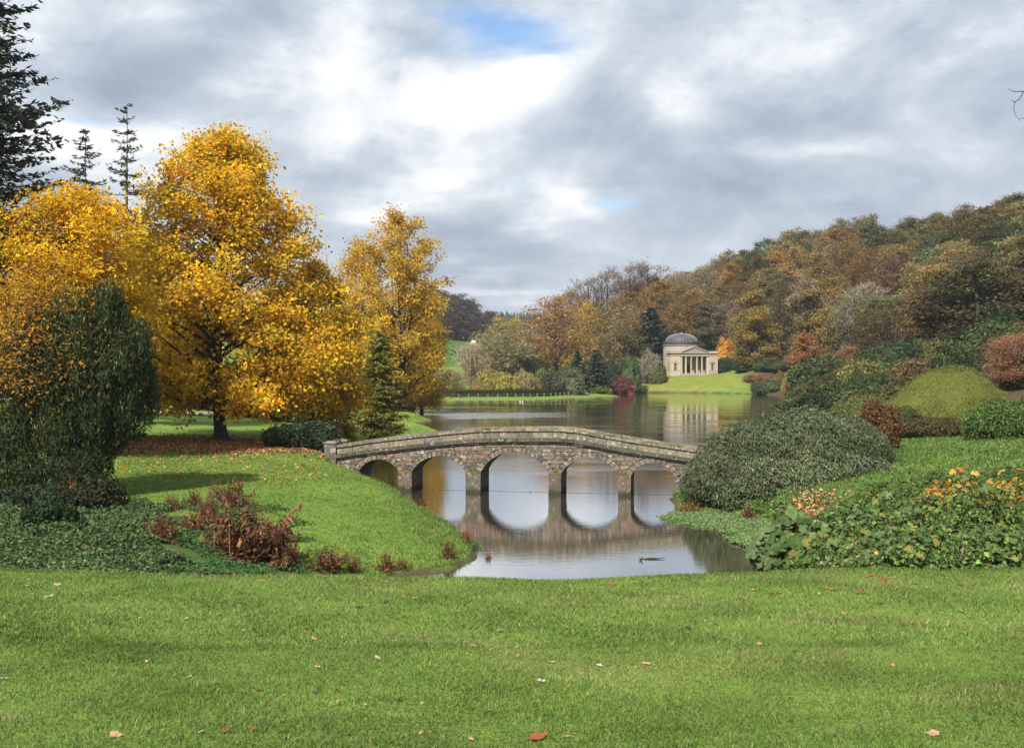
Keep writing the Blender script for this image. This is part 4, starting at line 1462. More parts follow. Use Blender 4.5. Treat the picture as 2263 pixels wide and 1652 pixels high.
for k, (xd, yd, d_, w_, hh, pl_, lab) in enumerate([
        (1905, 955, 76, 2.2, 2.7, OLV, 'olive green bush just behind the largest bush'),
        (1990, 968, 74, 2.1, 2.1, ((.06, .07, .03), (.045, .055, .025)), 'dark olive bush below the clipped dome'),
        (2090, 975, 72, 2.0, 1.5, ((.075, .075, .03), (.055, .05, .022), (.10, .06, .03)), 'brownish low bush at the foot of the clipped dome'),
        (1925, 905, 92, 3.0, 2.3, OLV, 'yellowish olive bush to the left of the clipped dome')]):
    x0 = XD(xd, d_)
    shrub_thing('olive_bush', lab, [(0, 0, hh * .42, w_, w_ * .8, hh * .58), (w_ * .7, .2, hh * .3, w_ * .7, w_ * .6, hh * .45), (-w_ * .7, 0, hh * .33, w_ * .7, w_ * .6, hh * .42)], 6500, .2, (x0, d_, h1(x0, d_) - .1), palette=pl_, seed=90 + k, nstem=5, aspect=.4, mode='arch')
x0 = XD(2225, 66)
shrub_thing('laurel', 'glossy bright green rounded laurel on the lawn edge under the clipped dome', [(0, 0, 1.0, 2.3, 1.8, 1.55), (1.9, .3, 1.3, 1.8, 1.6, 1.6), (-1.5, -.2, .8, 1.2, 1.2, 1.1)], 15000, .19, (x0, 66, h1(x0, 66) - .1), palette=GRN, seed=14, aspect=.5)
# clipped dome
d = 90.0
xb = XD(2100, d)
zt_ = CAMH - (810 - HYP) / FPX * d
zb = CAMH - (935 - HYP) / FPX * d
shrub_thing('clipped_dome', 'large smooth yellow green clipped dome of hedge in front of the wood', [(0, 0, 0, 5.0, 4.2, zt_ - zb), (-1.5, 0, -.2, 4.2, 3.8, (zt_ - zb) * .8), (1.7, 0, -.2, 4.0, 3.8, (zt_ - zb) * .82)], 70000, .11, (xb, d, zb), palette=((.15, .17, .034), (.12, .145, .03), (.19, .195, .042), (.10, .125, .026)), seed=15, depth=.05, core=.93, lump=.028, cutz=-.8, jitn=.5, mode='up', aspect=.5, cat='hedge', ljit=0)
link('foot', mesh_np('foot', *box(-3, 3, -2, 2, -2.5, -.2), None, M_BARK), bpy.data.objects['clipped_dome'], color=BROWN)

# ------------------------------------------------------------------ the woods round the lake
P_BROAD = [deciduous(100 + k, 18, 5.6, t0=.12, nl=26, nt=8, nleaf=19, leaf=.46, cl=.72, kind=kd_, tr=.36, spread=.33, jit=.15, cjit=.15, twig_sides=3) for k, kd_ in enumerate(('round', 'ovoid', 'round', 'spread'))]
P_HALF = [deciduous(110 + k, 19, 5.4, t0=.18, nl=28, nt=9, nleaf=14, leaf=.42, cl=.75, kind=kd_, tr=.34, lift=.9, spread=.36, bare=.45, twiglen=1.7, jit=.16, cjit=.15, forks=3) for k, kd_ in enumerate(('round', 'vase', 'ovoid'))]
P_BARE = [deciduous(120 + k, 20, 6.2, t0=.22, nl=30, nt=10, nleaf=7, leaf=.4, cl=.7, kind=kd_, tr=.52, lift=1.0, spread=.36, bare=.93, twiglen=1.9, jit=.2, cjit=.2, forks=4) for k, kd_ in enumerate(('spread', 'vase'))]
P_CON = [conifer(130 + k, 17, rr, t0=.03, step=.55, per=8, spray=1.0, dens=16, droop=dr, upturn=.12, tr=.3, power=pw, rag=.3, aspect=.45, jit=.25) for k, (rr, dr, pw) in enumerate(((4.2, .3, .8), (5.6, .05, .62)))]


def proto_shrub(seed, mode='out', leaf=.24):
    lb = [(0, 0, .9, 1.5, 1.4, 1.15), (1.0, .3, .7, 1.0, 1.0, .9), (-1.0, -.2, .75, 1.0, 1.0, .95), (.2, -.8, .6, 1.1, .9, .8)]
    return stems_mesh(seed, lb, 6, .06), lobes_mesh(seed, lb, 10500, leaf, palette=((1, 1, 1),), jit=.26, depth=.24, core=.5, lump=.2, mode=mode, aspect=.5 if mode == 'out' else .25, ljit=.18)


P_SHRUB = [proto_shrub(140), proto_shrub(141), proto_shrub(142, 'up', .28)]
P_RUS = [deciduous(61, 11.0, 4.6, t0=.1, nl=44, nt=13, nleaf=26, leaf=.22, cl=.6, kind='round', tr=.2, spread=.34, bare=.45, twiglen=.9)]


def plant(name, label, xd, ytop, d, wpx, protos, color, bark=BROWN, group=None, base=None, cat='tree', g=np.random.default_rng(77), rz=None, cname='crown'):
    """stand a tree at bearing xd and distance d, as tall and as broad as measured"""
    x = XD(xd, d)
    zb = h1(x, d) - .25 if base is None else CAMH - (base - HYP) / FPX * d
    H_ = CAMH - (ytop - HYP) / FPX * d - zb
    me = protos[g.integers(len(protos))]
    dims = np.array([v for v in me[1].vertices[0].co])
    bb = np.empty(len(me[1].vertices) * 3, np.float32)
    me[1].vertices.foreach_get('co', bb)
    bb = bb.reshape(-1, 3)
    hz0 = np.percentile(bb[:, 2], 99.7)
    wx0 = np.percentile(np.abs(bb[:, :2]), 97) * 2
    sx_ = wpx / FPX * d / wx0
    return tree_thing(name, label, (x, d, zb), me, bark, color, group, g.random() * 6.28 if rz is None else rz, (sx_, sx_, H_ / hz0), cat, cname)


SC = 1.3
GREEN_D, OLIVE, RUSSET, ORANGE, GOLD, UMBER = (.030, .045, .024), (.075, .080, .030), (.150, .072, .030), (.21, .088, .020), (.235, .145, .024), (.098, .062, .034)
GREYTW, PINKTW, WILLOW, SAGE = (.19, .165, .115), (.175, .115, .085), (.24, .215, .075), (.125, .130, .075)
PINK = (.19, .115, .08)
WOODG = 'trees standing behind the hedge on the far shore'
for a in [
    ('bare_tree', 'greyish brown twiggy tree leaning over the left end of the hedge', 975, 812, 256, 84, P_BARE, (.19, .13, .095), PALEB),
    ('bare_tree', 'slender pale tree with ivy dark trunk behind the hedge', 1042, 756, 262, 74, P_BARE, (.24, .18, .125), (.05, .06, .03)),
    ('bare_tree', 'pinkish twiggy tree between the pale slender tree and the hedge', 1010, 822, 250, 50, P_HALF, (.21, .15, .10), GREYB),
    ('willow', 'broad grey green willow with several pale stems behind the round shrub', 1112, 715, 278, 150, P_HALF, (.185, .17, .085), PALEB),
    ('half_bare_tree', 'pale twiggy tree to the left of the grey green willow', 1075, 742, 276, 80, P_HALF, (.20, .175, .10), PALEB),
    ('golden_crowned_tree', 'tree with a golden crown rising above the grey green willow', 1118, 700, 300, 76, P_BROAD, (.25, .19, .035), BROWN),
    ('russet_beech', 'wide russet beech with dark spreading limbs above the dark conifers', 1230, 655, 300, 158, P_HALF, (.225, .13, .045), (.07, .055, .045)),
    ('russet_beech', 'smaller ochre beech at the left of the wide russet beech', 1165, 725, 290, 90, P_HALF, (.215, .14, .05), GREYB),
    ('yellow_tree', 'yellow leaved tree glowing between the russet beech and the tall olive tree', 1300, 668, 325, 90, P_HALF, (.29, .19, .035), GREYB),
    ('russet_tree', 'russet crowned tree between the skyline beeches and the dark conifers', 1262, 640, 345, 110, P_HALF, (.165, .095, .05), GREYB),
    ('olive_tree', 'tall narrow olive brown tree behind the red maple', 1362, 655, 322, 104, P_HALF, (.165, .125, .06), GREYB),
    ('olive_tree', 'olive green undergrowth tree behind the grey bare bush', 1395, 740, 325, 80, P_BROAD, (.105, .105, .045), GREYB),
    ('ivy_tree', 'dark green ivy covered tree beside the grey green willow', 1160, 768, 283, 46, P_BROAD, (.05, .06, .032), GREYB),
    ('bronze_tree', 'bronze brown tree between the tall olive tree and the cedar', 1400, 672, 338, 80, P_HALF, (.16, .10, .05), GREYB),
    ('skyline_beech', 'bare dark skyline beech with the clearest fan of branches', 1432, 577, 405, 86, P_BARE, (.07, .05, .038), (.04, .034, .03)),
    ('skyline_beech', 'bronze flushed skyline beech beside the clearest fan of bare branches', 1392, 583, 408, 96, P_BARE, (.115, .07, .04), (.04, .034, .03)),
    ('skyline_beech', 'bare skyline beech second from the left on the ridge', 1345, 596, 410, 92, P_BARE, (.085, .06, .043), (.04, .034, .03)),
    ('skyline_beech', 'bare skyline beech leftmost on the ridge above the russet beech', 1300, 610, 412, 84, P_BARE, (.085, .062, .043), (.04, .034, .03)),
    ('skyline_beech', 'small bare skyline tree at the low left end of the ridge', 1258, 645, 405, 76, P_BARE, (.14, .09, .06), (.06, .05, .04)),
    ('skyline_beech', 'reddish skyline tree between the bare beeches and the temple wood', 1490, 622, 400, 76, P_HALF, (.17, .095, .045), GREYB),
    ('cedar', 'dark layered cedar to the left of the temple dome', 1436, 682, 335, 112, [P_CON[1]], (.024, .036, .030), BROWN),
    ('conifer', 'blue green conifer with a pointed top, tallest above the hedge end', 1276, 776, 275, 66, [P_CON[0]], (.050, .072, .042), BROWN),
    ('conifer', 'darker dense conifer right beside the pointed blue green conifer', 1318, 774, 280, 72, [P_CON[1]], (.030, .046, .034), BROWN),
    ('round_bush', 'dark bush at the foot of the russet beech', 1216, 818, 262, 50, P_SHRUB[:2], (.055, .062, .035), BROWN),
    ('round_bush', 'olive bush at the foot of the blue green conifer', 1262, 815, 258, 60, P_SHRUB[:2], (.085, .092, .05), BROWN),
    ('willow_shrub', 'rounded yellow green willow shrub, the brightest dome behind the hedge', 1096, 818, 256, 104, [P_SHRUB[2]], (.25, .22, .055), BROWN),
    ('willow_shrub', 'paler twiggy willow shrub to the right of the bright dome', 1152, 818, 257, 62, [P_SHRUB[2]], (.25, .22, .09), BROWN),
    ('straw_shrub', 'straw coloured low growth between the bright willow dome and the slender tree', 1062, 846, 250, 60, [P_SHRUB[2]], (.25, .19, .075), BROWN),
    ('straw_shrub', 'straw coloured brush under the greyish twiggy tree', 960, 838, 250, 80, [P_SHRUB[2]], (.23, .18, .085), BROWN),
    ('straw_shrub', 'pale brush hanging low at the far left end of the hedge', 920, 830, 248, 70, [P_SHRUB[2]], (.25, .20, .08), BROWN),
    ('straw_shrub', 'buff brush below the ochre beech', 1188, 835, 262, 50, [P_SHRUB[2]], (.22, .15, .065), BROWN),
    ('red_maple', 'small crimson maple at the water edge near the temple lawn', 1374, 832, 290, 46, P_SHRUB[:2], (.125, .042, .036), BROWN),
    ('laurel_tree', 'fresh green laurel between the crimson maple and the grey bush', 1394, 788, 299, 44, P_SHRUB[:2], (.060, .098, .038), BROWN),
    ('laurel_tree', 'dark laurel behind the crimson maple', 1345, 795, 300, 56, P_SHRUB[:2], (.045, .058, .036), BROWN),
    ('grey_bush', 'grey bare twiggy bush left of the temple', 1432, 776, 310, 62, [P_SHRUB[2]], (.20, .18, .125), PALEB),
    ('green_bush', 'green bush touching the left corner of the temple', 1452, 796, 309, 40, P_SHRUB[:2], (.10, .12, .045), BROWN),
    ('dark_tree', 'dark tree in shade between cedar and temple corner', 1462, 748, 340, 50, P_BROAD, (.032, .045, .028), BROWN),
    ('tawny_tree', 'tawny tree directly above the temple dome', 1512, 650, 355, 100, P_HALF, (.16, .095, .038), GREYB),
    ('olive_tree', 'greenish olive tree to the right above the temple dome', 1568, 668, 350, 88, P_BROAD, (.095, .092, .042), GREYB),
    ('evergreen_tree', 'green tree immediately behind the dome on the right', 1560, 722, 340, 66, P_BROAD, (.07, .078, .036), BROWN),
    ('orange_maple', 'small orange and yellow maple above the right wing of the temple', 1603, 746, 334, 44, P_SHRUB[:2], (.33, .17, .025), BROWN),
    ('evergreen_bush', 'dark green bush against the right end of the temple', 1606, 790, 322, 50, P_SHRUB[:2], (.034, .052, .034), BROWN),
    ('conical_tree', 'conical bronze green tree standing right of the temple lawn', 1660, 722, 314, 84, [P_BROAD[1]], (.125, .105, .035), BROWN),
    ('dark_tree', 'dark green tree to the right of the conical bronze tree', 1712, 738, 316, 84, P_BROAD, (.048, .058, .032), BROWN),
    ('birch', 'birch with pale stems and purplish twigs, leftmost above the conical tree', 1652, 662, 345, 70, P_BARE, (.155, .10, .085), PALEB),
    ('birch', 'birch with pale stems in the middle above the conical tree', 1690, 660, 346, 70, P_BARE, (.165, .105, .085), PALEB),
    ('birch', 'birch with pale stems and bronze twigs right of the other birches', 1728, 662, 342, 66, P_BARE, (.16, .11, .075), PALEB),
    ('orange_tree', 'orange topped tree on the ridge, brightest above the birches', 1628, 582, 375, 84, P_BROAD, (.175, .100, .022), BROWN),
    ('olive_gold_tree', 'olive gold tree below the ridge right of the birches', 1700, 608, 365, 110, P_BROAD, (.125, .092, .030), BROWN),
    ('gold_tree', 'yellow green tall tree glowing in the middle of the wooded slope', 1835, 612, 290, 92, P_BROAD, (.150, .118, .026), BROWN),
    ('gold_tree', 'small yellow green tree lower right of the tall glowing one', 1916, 694, 262, 70, P_BROAD, (.140, .125, .034), BROWN),
    ('grey_green_tree', 'tall grey green conifer like tree on the right slope', 2128, 650, 195, 150, [P_BROAD[1]], (.105, .108, .046), BROWN),
    ('grey_green_tree', 'lower grey green tree beside the tall grey green one', 2040, 700, 205, 100, P_BROAD, (.100, .092, .042), BROWN),
    ('orange_maple', 'bright orange maple leaning over the lake by the right shore', 1766, 822, 262, 56, P_SHRUB[:2], (.33, .14, .05), BROWN),
    ('straw_shrub', 'feathery pale yellow shrub beside the leaning orange maple', 1752, 822, 268, 46, [P_SHRUB[2]], (.27, .22, .06), BROWN),
    ('straw_shrub', 'pale feathery bush on the right shore behind the largest bush', 1800, 818, 238, 60, [P_SHRUB[2]], (.16, .14, .05), BROWN),
    ('rhododendron', 'green rhododendron overhanging the water at the right of the temple lawn', 1692, 838, 287, 70, P_SHRUB[:2], (.075, .105, .048), BROWN),
    ('russet_tree', 'bushy pinkish russet tree at the right edge behind the clipped dome', 2262, 738, 104, 150, P_RUS, (.22, .115, .07), GREYB),
    ('evergreen_bush', 'dark green bush at the foot of the conical bronze tree', 1700, 790, 306, 60, P_SHRUB[:2], (.048, .066, .032), BROWN),
    ('olive_bush', 'olive bush right of the dark bush at the foot of the conical tree', 1738, 798, 300, 62, P_SHRUB[:2], (.09, .095, .036), BROWN),
    ('evergreen_bush', 'low dark bush between the conical tree and the temple lawn', 1650, 812, 312, 50, P_SHRUB[:2], (.055, .07, .034), BROWN),
    ('tawny_shrub', 'tawny twiggy shrub above the wine red shrub at the lawn corner', 1725, 820, 290, 44, [P_SHRUB[2]], (.16, .12, .06), BROWN),
    ('azalea', 'red orange azalea above the overhanging rhododendron', 1696, 826, 297, 72, P_SHRUB[:2], (.19, .10, .055), BROWN),
    ('azalea', 'wine red low shrub at the right corner of the temple lawn', 1662, 828, 302, 34, P_SHRUB[:2], (.13, .07, .05), BROWN),
    ('rust_tree', 'flame orange tree at the foot of the slope above the shore', 1778, 735, 258, 70, P_BROAD, (.22, .098, .035), BROWN),
    ('rust_tree', 'salmon orange tree in the middle of the dark evergreens', 1880, 765, 215, 74, P_HALF, (.22, .105, .048), BROWN),
    ('rust_tree', 'rusty shrub like tree between flame tree and salmon tree', 1825, 790, 225, 56, P_HALF, (.20, .085, .045), BROWN),
    ('orange_shrub', 'bright orange shrub tucked at the left foot of the clipped dome', 1945, 842, 128, 56, P_SHRUB[:2], (.33, .13, .03), BROWN),
    ('orange_shrub', 'orange brown shrub at the right shoulder of the clipped dome', 2165, 792, 118, 90, P_SHRUB[:2], (.22, .105, .03), BROWN),
    ('brown_shrub', 'dull brown twiggy shrub left of the bright orange shrub', 1890, 838, 140, 80, [P_SHRUB[2]], (.14, .085, .05), BROWN),
]:
    grp = 'skyline beeches' if a[0] == 'skyline_beech' else ('birches' if a[0] == 'birch' else None)
    a = (*a[:7], tuple(v * 1.28 for v in a[7]), a[8])
    plant(*a, group=grp, cat='shrub' if ('shrub' in a[0] or 'bush' in a[0] or a[0] in ('azalea', 'rhododendron')) else 'tree', cname='foliage' if a[6][0] in P_SHRUB else 'crown')
# evergreens along the foot of the right slope
ev = ['broad dark evergreen right of the leaning orange maple', 'dark evergreen between the orange maple and the salmon tree', 'tall dark evergreen behind the bright orange shrub', 'deep green evergreen above the left of the clipped dome',
      'deep green evergreen directly above the clipped dome', 'blue green evergreen above the right of the clipped dome', 'blackish evergreen near the right edge above the russet tree', 'low evergreen mound on the shore behind the brown twiggy shrub']
for k, (xd, yt, d_, wp) in enumerate([(1812, 788, 205, 120), (1868, 796, 190, 120), (1940, 770, 175, 130), (2000, 748, 168, 150), (2085, 752, 160, 160), (2165, 730, 158, 150), (2235, 690, 165, 130), (1850, 840, 170, 110)]):
    plant('evergreen_tree', ev[k], xd, yt, d_, wp, P_BROAD if k % 2 else P_SHRUB[:2], [(.062, .085, .034), (.078, .092, .038), (.055, .074, .034)][k % 3], group='evergreens at the foot of the wooded slope')

# understorey along the shore below the hill
g = np.random.default_rng(515)
for Yv in np.arange(98, 280, 7.0):
    for Xv in np.arange(28, 150, 6.5):
        x, y = Xv + g.uniform(-2, 2), Yv + g.uniform(-2.5, 2.5)
        sd_ = float(lake_sd(np.array([x]), np.array([y]))[0])
        if sd_ < 1.5 or x / y > .50 or sd_ > 34 or (y > 150 and sd_ > 16) or (y < 104 and 24 < x < 44):
            continue
        nm, c = [('dark green', (.060, .080, .033)), ('olive', (.115, .115, .04)), ('deep green', (.045, .064, .030)), ('brownish', (.14, .095, .045)), ('mid green', (.08, .11, .04))][g.choice(5, p=[.3, .25, .2, .1, .15])]
        hgt, rad = g.uniform(2.2, 5.0) * (1 if sd_ > 4 else .6), g.uniform(2.6, 4.4)
        me = P_SHRUB[g.integers(2)] if g.random() < .75 else P_SHRUB[2]
        c = tuple(np.array(c) * np.exp(g.normal() * .15))
        xd = x / y * FPX + CXP
        zone = 'on the shore beyond the largest bush' if xd < 1800 else 'on the slope left of the clipped dome' if xd < 1990 else 'behind the clipped dome' if xd < 2190 else 'at the right edge behind the laurel'
        tree_thing('slope_shrub', f'{nm} evergreen shrub {zone}' if nm != 'brownish' else f'brownish shrub {zone}', (x, y, h1(x, y) - .3), me, BROWN, c, 'shrubs below the wooded hill', g.random() * 6.28, (rad / 2, rad / 2, hgt / 2.1), 'shrub', 'foliage')

# the mass of the wood on the right-hand hill: every tree its own object
g = np.random.default_rng(303)
kinds = [('umber', (.165, .112, .050), P_HALF), ('dark brown', (.13, .096, .043), P_BROAD), ('rust orange', (.205, .122, .034), P_BROAD), ('bronze', (.195, .140, .044), P_BROAD), ('olive', (.14, .135, .046), P_BROAD), ('dark green', (.085, .10, .042), P_BROAD), ('tawny', (.225, .158, .06), P_HALF), ('bare grey', (.20, .145, .09), P_BARE)]
placed = []
spots = []
for Yv in np.arange(165, 470, 10.5):
    for Xv in np.arange(40, 260, 10.5):
        x = Xv + g.uniform(-3.5, 3.5)
        y = Yv + g.uniform(-3.5, 3.5)
        spots.append((x, y))
S = np.array(spots)
sdv = lake_sd(S[:, 0], S[:, 1])
zv = hz(S[:, 0], S[:, 1])
keep = (sdv > 7) & (S[:, 0] / S[:, 1] < .50) & (zv > 4.5)
keep &= ~((S[:, 0] > 30) & (S[:, 0] < 68) & (S[:, 1] < 352))
keep &= ~((S[:, 0] < 66) & (S[:, 1] < 320))
keep &= (S[:, 0] / S[:, 1] > .10)
S, zv = S[keep], zv[keep]
order = np.argsort(S[:, 1])
S, zv = S[order], zv[order]
# leave out what stands wholly hidden behind nearer crowns
hor = np.full(900, -9.0)
n_wood = 0
for (x, y), z in zip(S, zv):
    if y < 235 and x / y < .36:
        continue
    hgt = g.uniform(14, 20) * (.74 if x / y > .33 else 1)
    rad = g.uniform(5.2, 7.8)
    c0, c1 = int((x - rad) / y * 1500), int((x + rad) / y * 1500)
    top = (z + hgt - CAMH) / y
    c0, c1 = max(c0, 0), min(c1, 899)
    if c1 <= c0:
        continue
    if np.mean(hor[c0:c1 + 1] > top + .002) > .85:
        continue
    hor[c0 + 1:c1] = np.maximum(hor[c0 + 1:c1], top - .012)
    xd = x / y * FPX + CXP
    yt = HYP - top * FPX
    if xd > 2010:
        wts = [2.2, 3.4, .7, 2.6, 3.4, 3.2, .6, .2]
    elif xd > 1740:
        wts = [3.0, 3.0, 1.2, 2.6, 2.8, 1.6, 1.4, .6]
    else:
        wts = [2, 1, 1.6, 2.4, 2.2, .8, 2.8, 1.8]
    if yt < 640 and xd < 2000:
        wts[7] += 2.0
        wts[0] += 2
    wts = np.array(wts) / sum(wts)
    nm, colr, pr_ = kinds[g.choice(len(kinds), p=wts)]
    colr = tuple(np.array(colr) * np.exp(g.normal() * .27) * np.exp(g.normal(size=3) * .09))
    me = pr_[g.integers(len(pr_))]
    reg = ('above the temple dome' if xd < 1560 else 'above the conical tree' if xd < 1740 else 'above the flame orange tree' if xd < 1860 else 'left of the clipped dome' if xd < 1990 else 'above the clipped dome' if xd < 2150 else 'at the right edge')
    lev = 'on the hill crest' if yt < (640 if xd < 1740 else (560 if xd < 2010 else 500)) else 'low on the wooded hill' if yt > 660 else 'halfway up the wooded hill'
    s_h = hgt / (20 if pr_ is P_BARE else 19 if pr_ is P_HALF else 18)
    s_w = rad / 5.6
    tree_thing('hill_tree', f'{nm} tree {lev}, {reg}', (x, y, z - .4), me, (.07, .058, .048), colr, 'trees of the wooded hill', g.random() * 6.28, (s_w, s_w, s_h))
    n_wood += 1
print('hill trees', n_wood)

# the far wood on the left, beyond the field
g = np.random.default_rng(404)
k = 0
for row, (Y0, hh) in enumerate(((585, 24), (610, 26), (640, 27), (670, 26))):
    for xd in np.arange(935, 1165, 21):
        d_ = Y0 + g.uniform(-8, 8)
        x = XD(xd + g.uniform(-6, 6), d_)
        want = np.interp(xd, [930, 975, 1020, 1055, 1085, 1110, 1150], [628, 640, 648, 680, 688, 712, 740])
        yt = want + (3 - row) * 14 + g.uniform(-5, 10)
        if xd > 1112 and row < 3:
            continue
        col_ = [(.085, .06, .048), (.07, .058, .042), (.11, .075, .05), (.06, .055, .045)][g.integers(4)]
        plant('far_tree', ['dark brown', 'dusky olive', 'russet brown', 'grey brown'][[(.085, .06, .048), (.07, .058, .042), (.11, .075, .05), (.06, .055, .045)].index(col_)] + (' tree in the front row of the far wood' if row == 0 else ' tree deep in the far wood' if row < 3 else ' tree on the skyline of the far wood'),
              xd, yt, d_, 62, [P_BROAD, P_BROAD, P_HALF][g.integers(3)], col_, (.06, .05, .045), 'trees of the far wood')
# trees on the valley floor between
for k, (xd, yt, d_, wp, c, lab) in enumerate([(1158, 752, 520, 56, (.13, .085, .05), 'reddish tree filling the dip of the valley'), (1186, 742, 480, 56, (.15, .10, .06), 'tawny tree filling the dip below the distant ridge'), (1125, 745, 470, 60, (.12, .10, .06), 'grey tawny tree behind the golden crowned tree'), (1228, 700, 440, 76, (.15, .095, .055), 'russet tree behind the wide russet beech'), (1078, 752, 400, 60, (.17, .14, .09), 'pale twiggy tree at the right border of the sheep field'), (1075, 765, 380, 70, (.16, .14, .08), 'grey twiggy tree beyond the pale stemmed willow')]):
    plant('valley_tree', lab, xd, yt, d_, wp, P_HALF, c, GREYB)
# the blue distant ridge and its plantation
g = np.random.default_rng(505)
rv = Geo()
m_ = 2000
X_ = g.uniform(-160, 260, m_)
Y_ = g.uniform(960, 1330, m_)
Z_ = hz(X_, Y_)
P = np.column_stack([X_, Y_, Z_])
for k in range(m_):
    h_ = g.uniform(9, 17)
    r_ = g.uniform(1.8, 3.0)
    V_, F = lathe([(r_, 0), (r_ * .95, h_ * .2), (r_ * .6, h_ * .6), (.1, h_)], 6)
    V_ = V_ * (1 + g.normal(size=(len(V_), 1)) * .1)
    rv.add(V_ + P[k], F, np.array([.045, .055, .035]) * g.uniform(.6, 1.4))
ridge = link('far_wood', rv.mesh('far_wood', M_NEEDLE))
tag(ridge, 'distant bluish plantation covering the farthest ridge', None, None, 'stuff')

# things of one kind that only their place tells apart: say which one, counting from the left
ORD = ['leftmost', 'second from left', 'third from left', 'fourth from left', 'fifth from left', 'sixth from left', 'seventh from left', 'eighth from left', 'ninth from left', 'tenth from left']


def tell_apart():
    by = {}
    for o in bpy.data.objects:
        if o.parent is None and 'label' in o and o.get('kind') is None:
            by.setdefault(o['label'], []).append(o)
    for lab, os_ in by.items():
        if len(os_) < 2:
            continue
        os_.sort(key=lambda o: o.location.x / max(o.location.y, 1))
        n_ = len(os_)
        for i, o in enumerate(os_):
            if i < len(ORD) and i <= n_ // 2:
                w_ = ORD[i]
            elif n_ - 1 - i < len(ORD):
                w_ = ORD[n_ - 1 - i].replace('left', 'right')
            else:
                w_ = 'middle'
            o['label'] = f'{w_} {lab}' if w_.endswith('most') or w_ == 'middle' else f'{w_}, {lab}'

# ------------------------------------------------------------------ hedge, posts and small things on the far shore
HL = [(-32, 241), (-12, 239.5), (0, 241), (9, 248.5), (15, 257.5), (18.5, 268)]
g = np.random.default_rng(71)
hp = np.array(HL)
tq = np.linspace(0, 1, 200)
hc = np.column_stack([np.interp(tq, np.linspace(0, 1, len(hp)), hp[:, k]) for k in range(2)])
hedge = thing('clipped_hedge', 'long low clipped hedge running along the far shore behind a row of posts', 'hedge', (0, 0, 0))
n_ = 22000
q = g.random(n_)
bx = np.column_stack([np.interp(q, tq, hc[:, k]) for k in range(2)])
face = g.random(n_)
off = np.where(face < .5, -.75, g.uniform(-.75, .75, n_)) + g.normal(size=n_) * .06
zt = np.where(face < .5, g.uniform(0, 1.45, n_), 1.45 + g.normal(size=n_) * .06)
P = np.column_stack([bx[:, 0], bx[:, 1] + off + 1.6, hz(bx[:, 0], bx[:, 1] + 1.6) + zt])
V_, F = leaves(P, np.column_stack([np.zeros(n_), np.where(face < .5, -1., 0), np.where(face < .5, .2, 1.)]), .22, .6, None, .7, .1, g)
HG = ((.036, .055, .022), (.028, .044, .018), (.05, .072, .026))
link('foliage', mesh_np('foliage', V_, F, rep4(pal(n_, HG, None, .2, g)), M_LEAF), hedge)
cg = Geo()
zz = hz(hc[:, 0], hc[:, 1] + 1.6)
nn = len(hc)
Vc = np.concatenate([np.column_stack([hc[:, 0], hc[:, 1] + 1.6 + o_, zz + z_]) for o_, z_ in ((-.68, -.2), (-.68, 1.4), (.7, 1.4), (.7, -.2))])
Fc = [(a * nn + i, a * nn + i + 1, (a + 1) * nn + i + 1, (a + 1) * nn + i) for a in range(3) for i in range(nn - 1)]
cg.add(Vc, Fc, (.04, .06, .024))
link('inner_growth', cg.mesh('inner_growth', M_LEAF), hedge)
M_POST = plain('post_wood', (.30, .23, .15), .85, .15, .25, 8)
V_, F = box(-.06, .06, -.06, .06, -.2, .78)
post_me = mesh_np('post', V_, F, None, M_POST)
fence = thing('post_fence', 'row of small wooden posts with wire along the far lakeside path', 'fence', (0, 0, 0))
wl = []
for k, t_ in enumerate(np.linspace(.10, .985, 26)):
    x, y = np.interp(t_, tq, hc[:, 0]), np.interp(t_, tq, hc[:, 1])
    z = h1(x, y)
    o = link('post', post_me, fence, (x, y, z), g.uniform(-.2, .2))
    wl.append((x, y, z + .62))
V_, F = tube(wl, .012, 4)
link('wire', mesh_np('wire', V_, F, None, M_POST), fence)
# railings where the path leaves the shore
rail = thing('path_railing', 'short run of pale railings by the path beside the hedge end', 'railing', (0, 0, 0))
rw = []
for k in range(6):
    x, y = 20.5 + k * .45, 279 + k * .5
    z = h1(x, y)
    link('post', post_me, rail, (x, y, z)).scale = (.8, .8, 1.5)
    rw.append((x, y, z + 1.05))
V_, F = tube(rw, .04, 5)
link('rail', mesh_np('rail', V_, F, None, M_POST), rail)
x0 = 21.5
o = plant('clipped_bush', 'low yellow topped clipped bush at the end of the long hedge', 1322, 855, 272, 52, P_SHRUB[:1], (.12, .14, .03), cat='shrub', cname='foliage')

# white ducks by the far bank
def bird(name, label, loc, rz, col, s=1.0):
    geo = Geo()
    th = np.linspace(0, 1, 9)
    V_, F = ball((0, 0, .10), (.26, .13, .12), 12, 8)
    V_[:, 2] += np.maximum(-V_[:, 0] - .1, 0) * .35
    geo.add(V_, F, col)
    geo.add(*tube([(.18, 0, .14), (.25, 0, .24), (.26, 0, .33)], [.07, .045, .04], 7), col)
    geo.add(*ball((.285, 0, .36), (.075, .055, .055), 9, 7), col)
    geo.add(*tube([(.34, 0, .355), (.41, 0, .34)], [.03, .012], 6), (.5, .25, .03))
    o = link(name, geo.mesh(name, M_DEADLEAF, True), None, loc, rz)
    o.scale = (s, s, s)
    return tag(o, label, 'bird')


for k, (xd, lab) in enumerate(((1149, 'white duck floating by the far bank, the left of two'), (1155, 'white duck floating by the far bank, the right of two'))):
    x, y = XD(xd, 226.5), 226.3
    tag(bird('duck', lab, (x, y, 0), .4 + k * 2, (.75, .75, .72), .75), group='white ducks by the far bank')

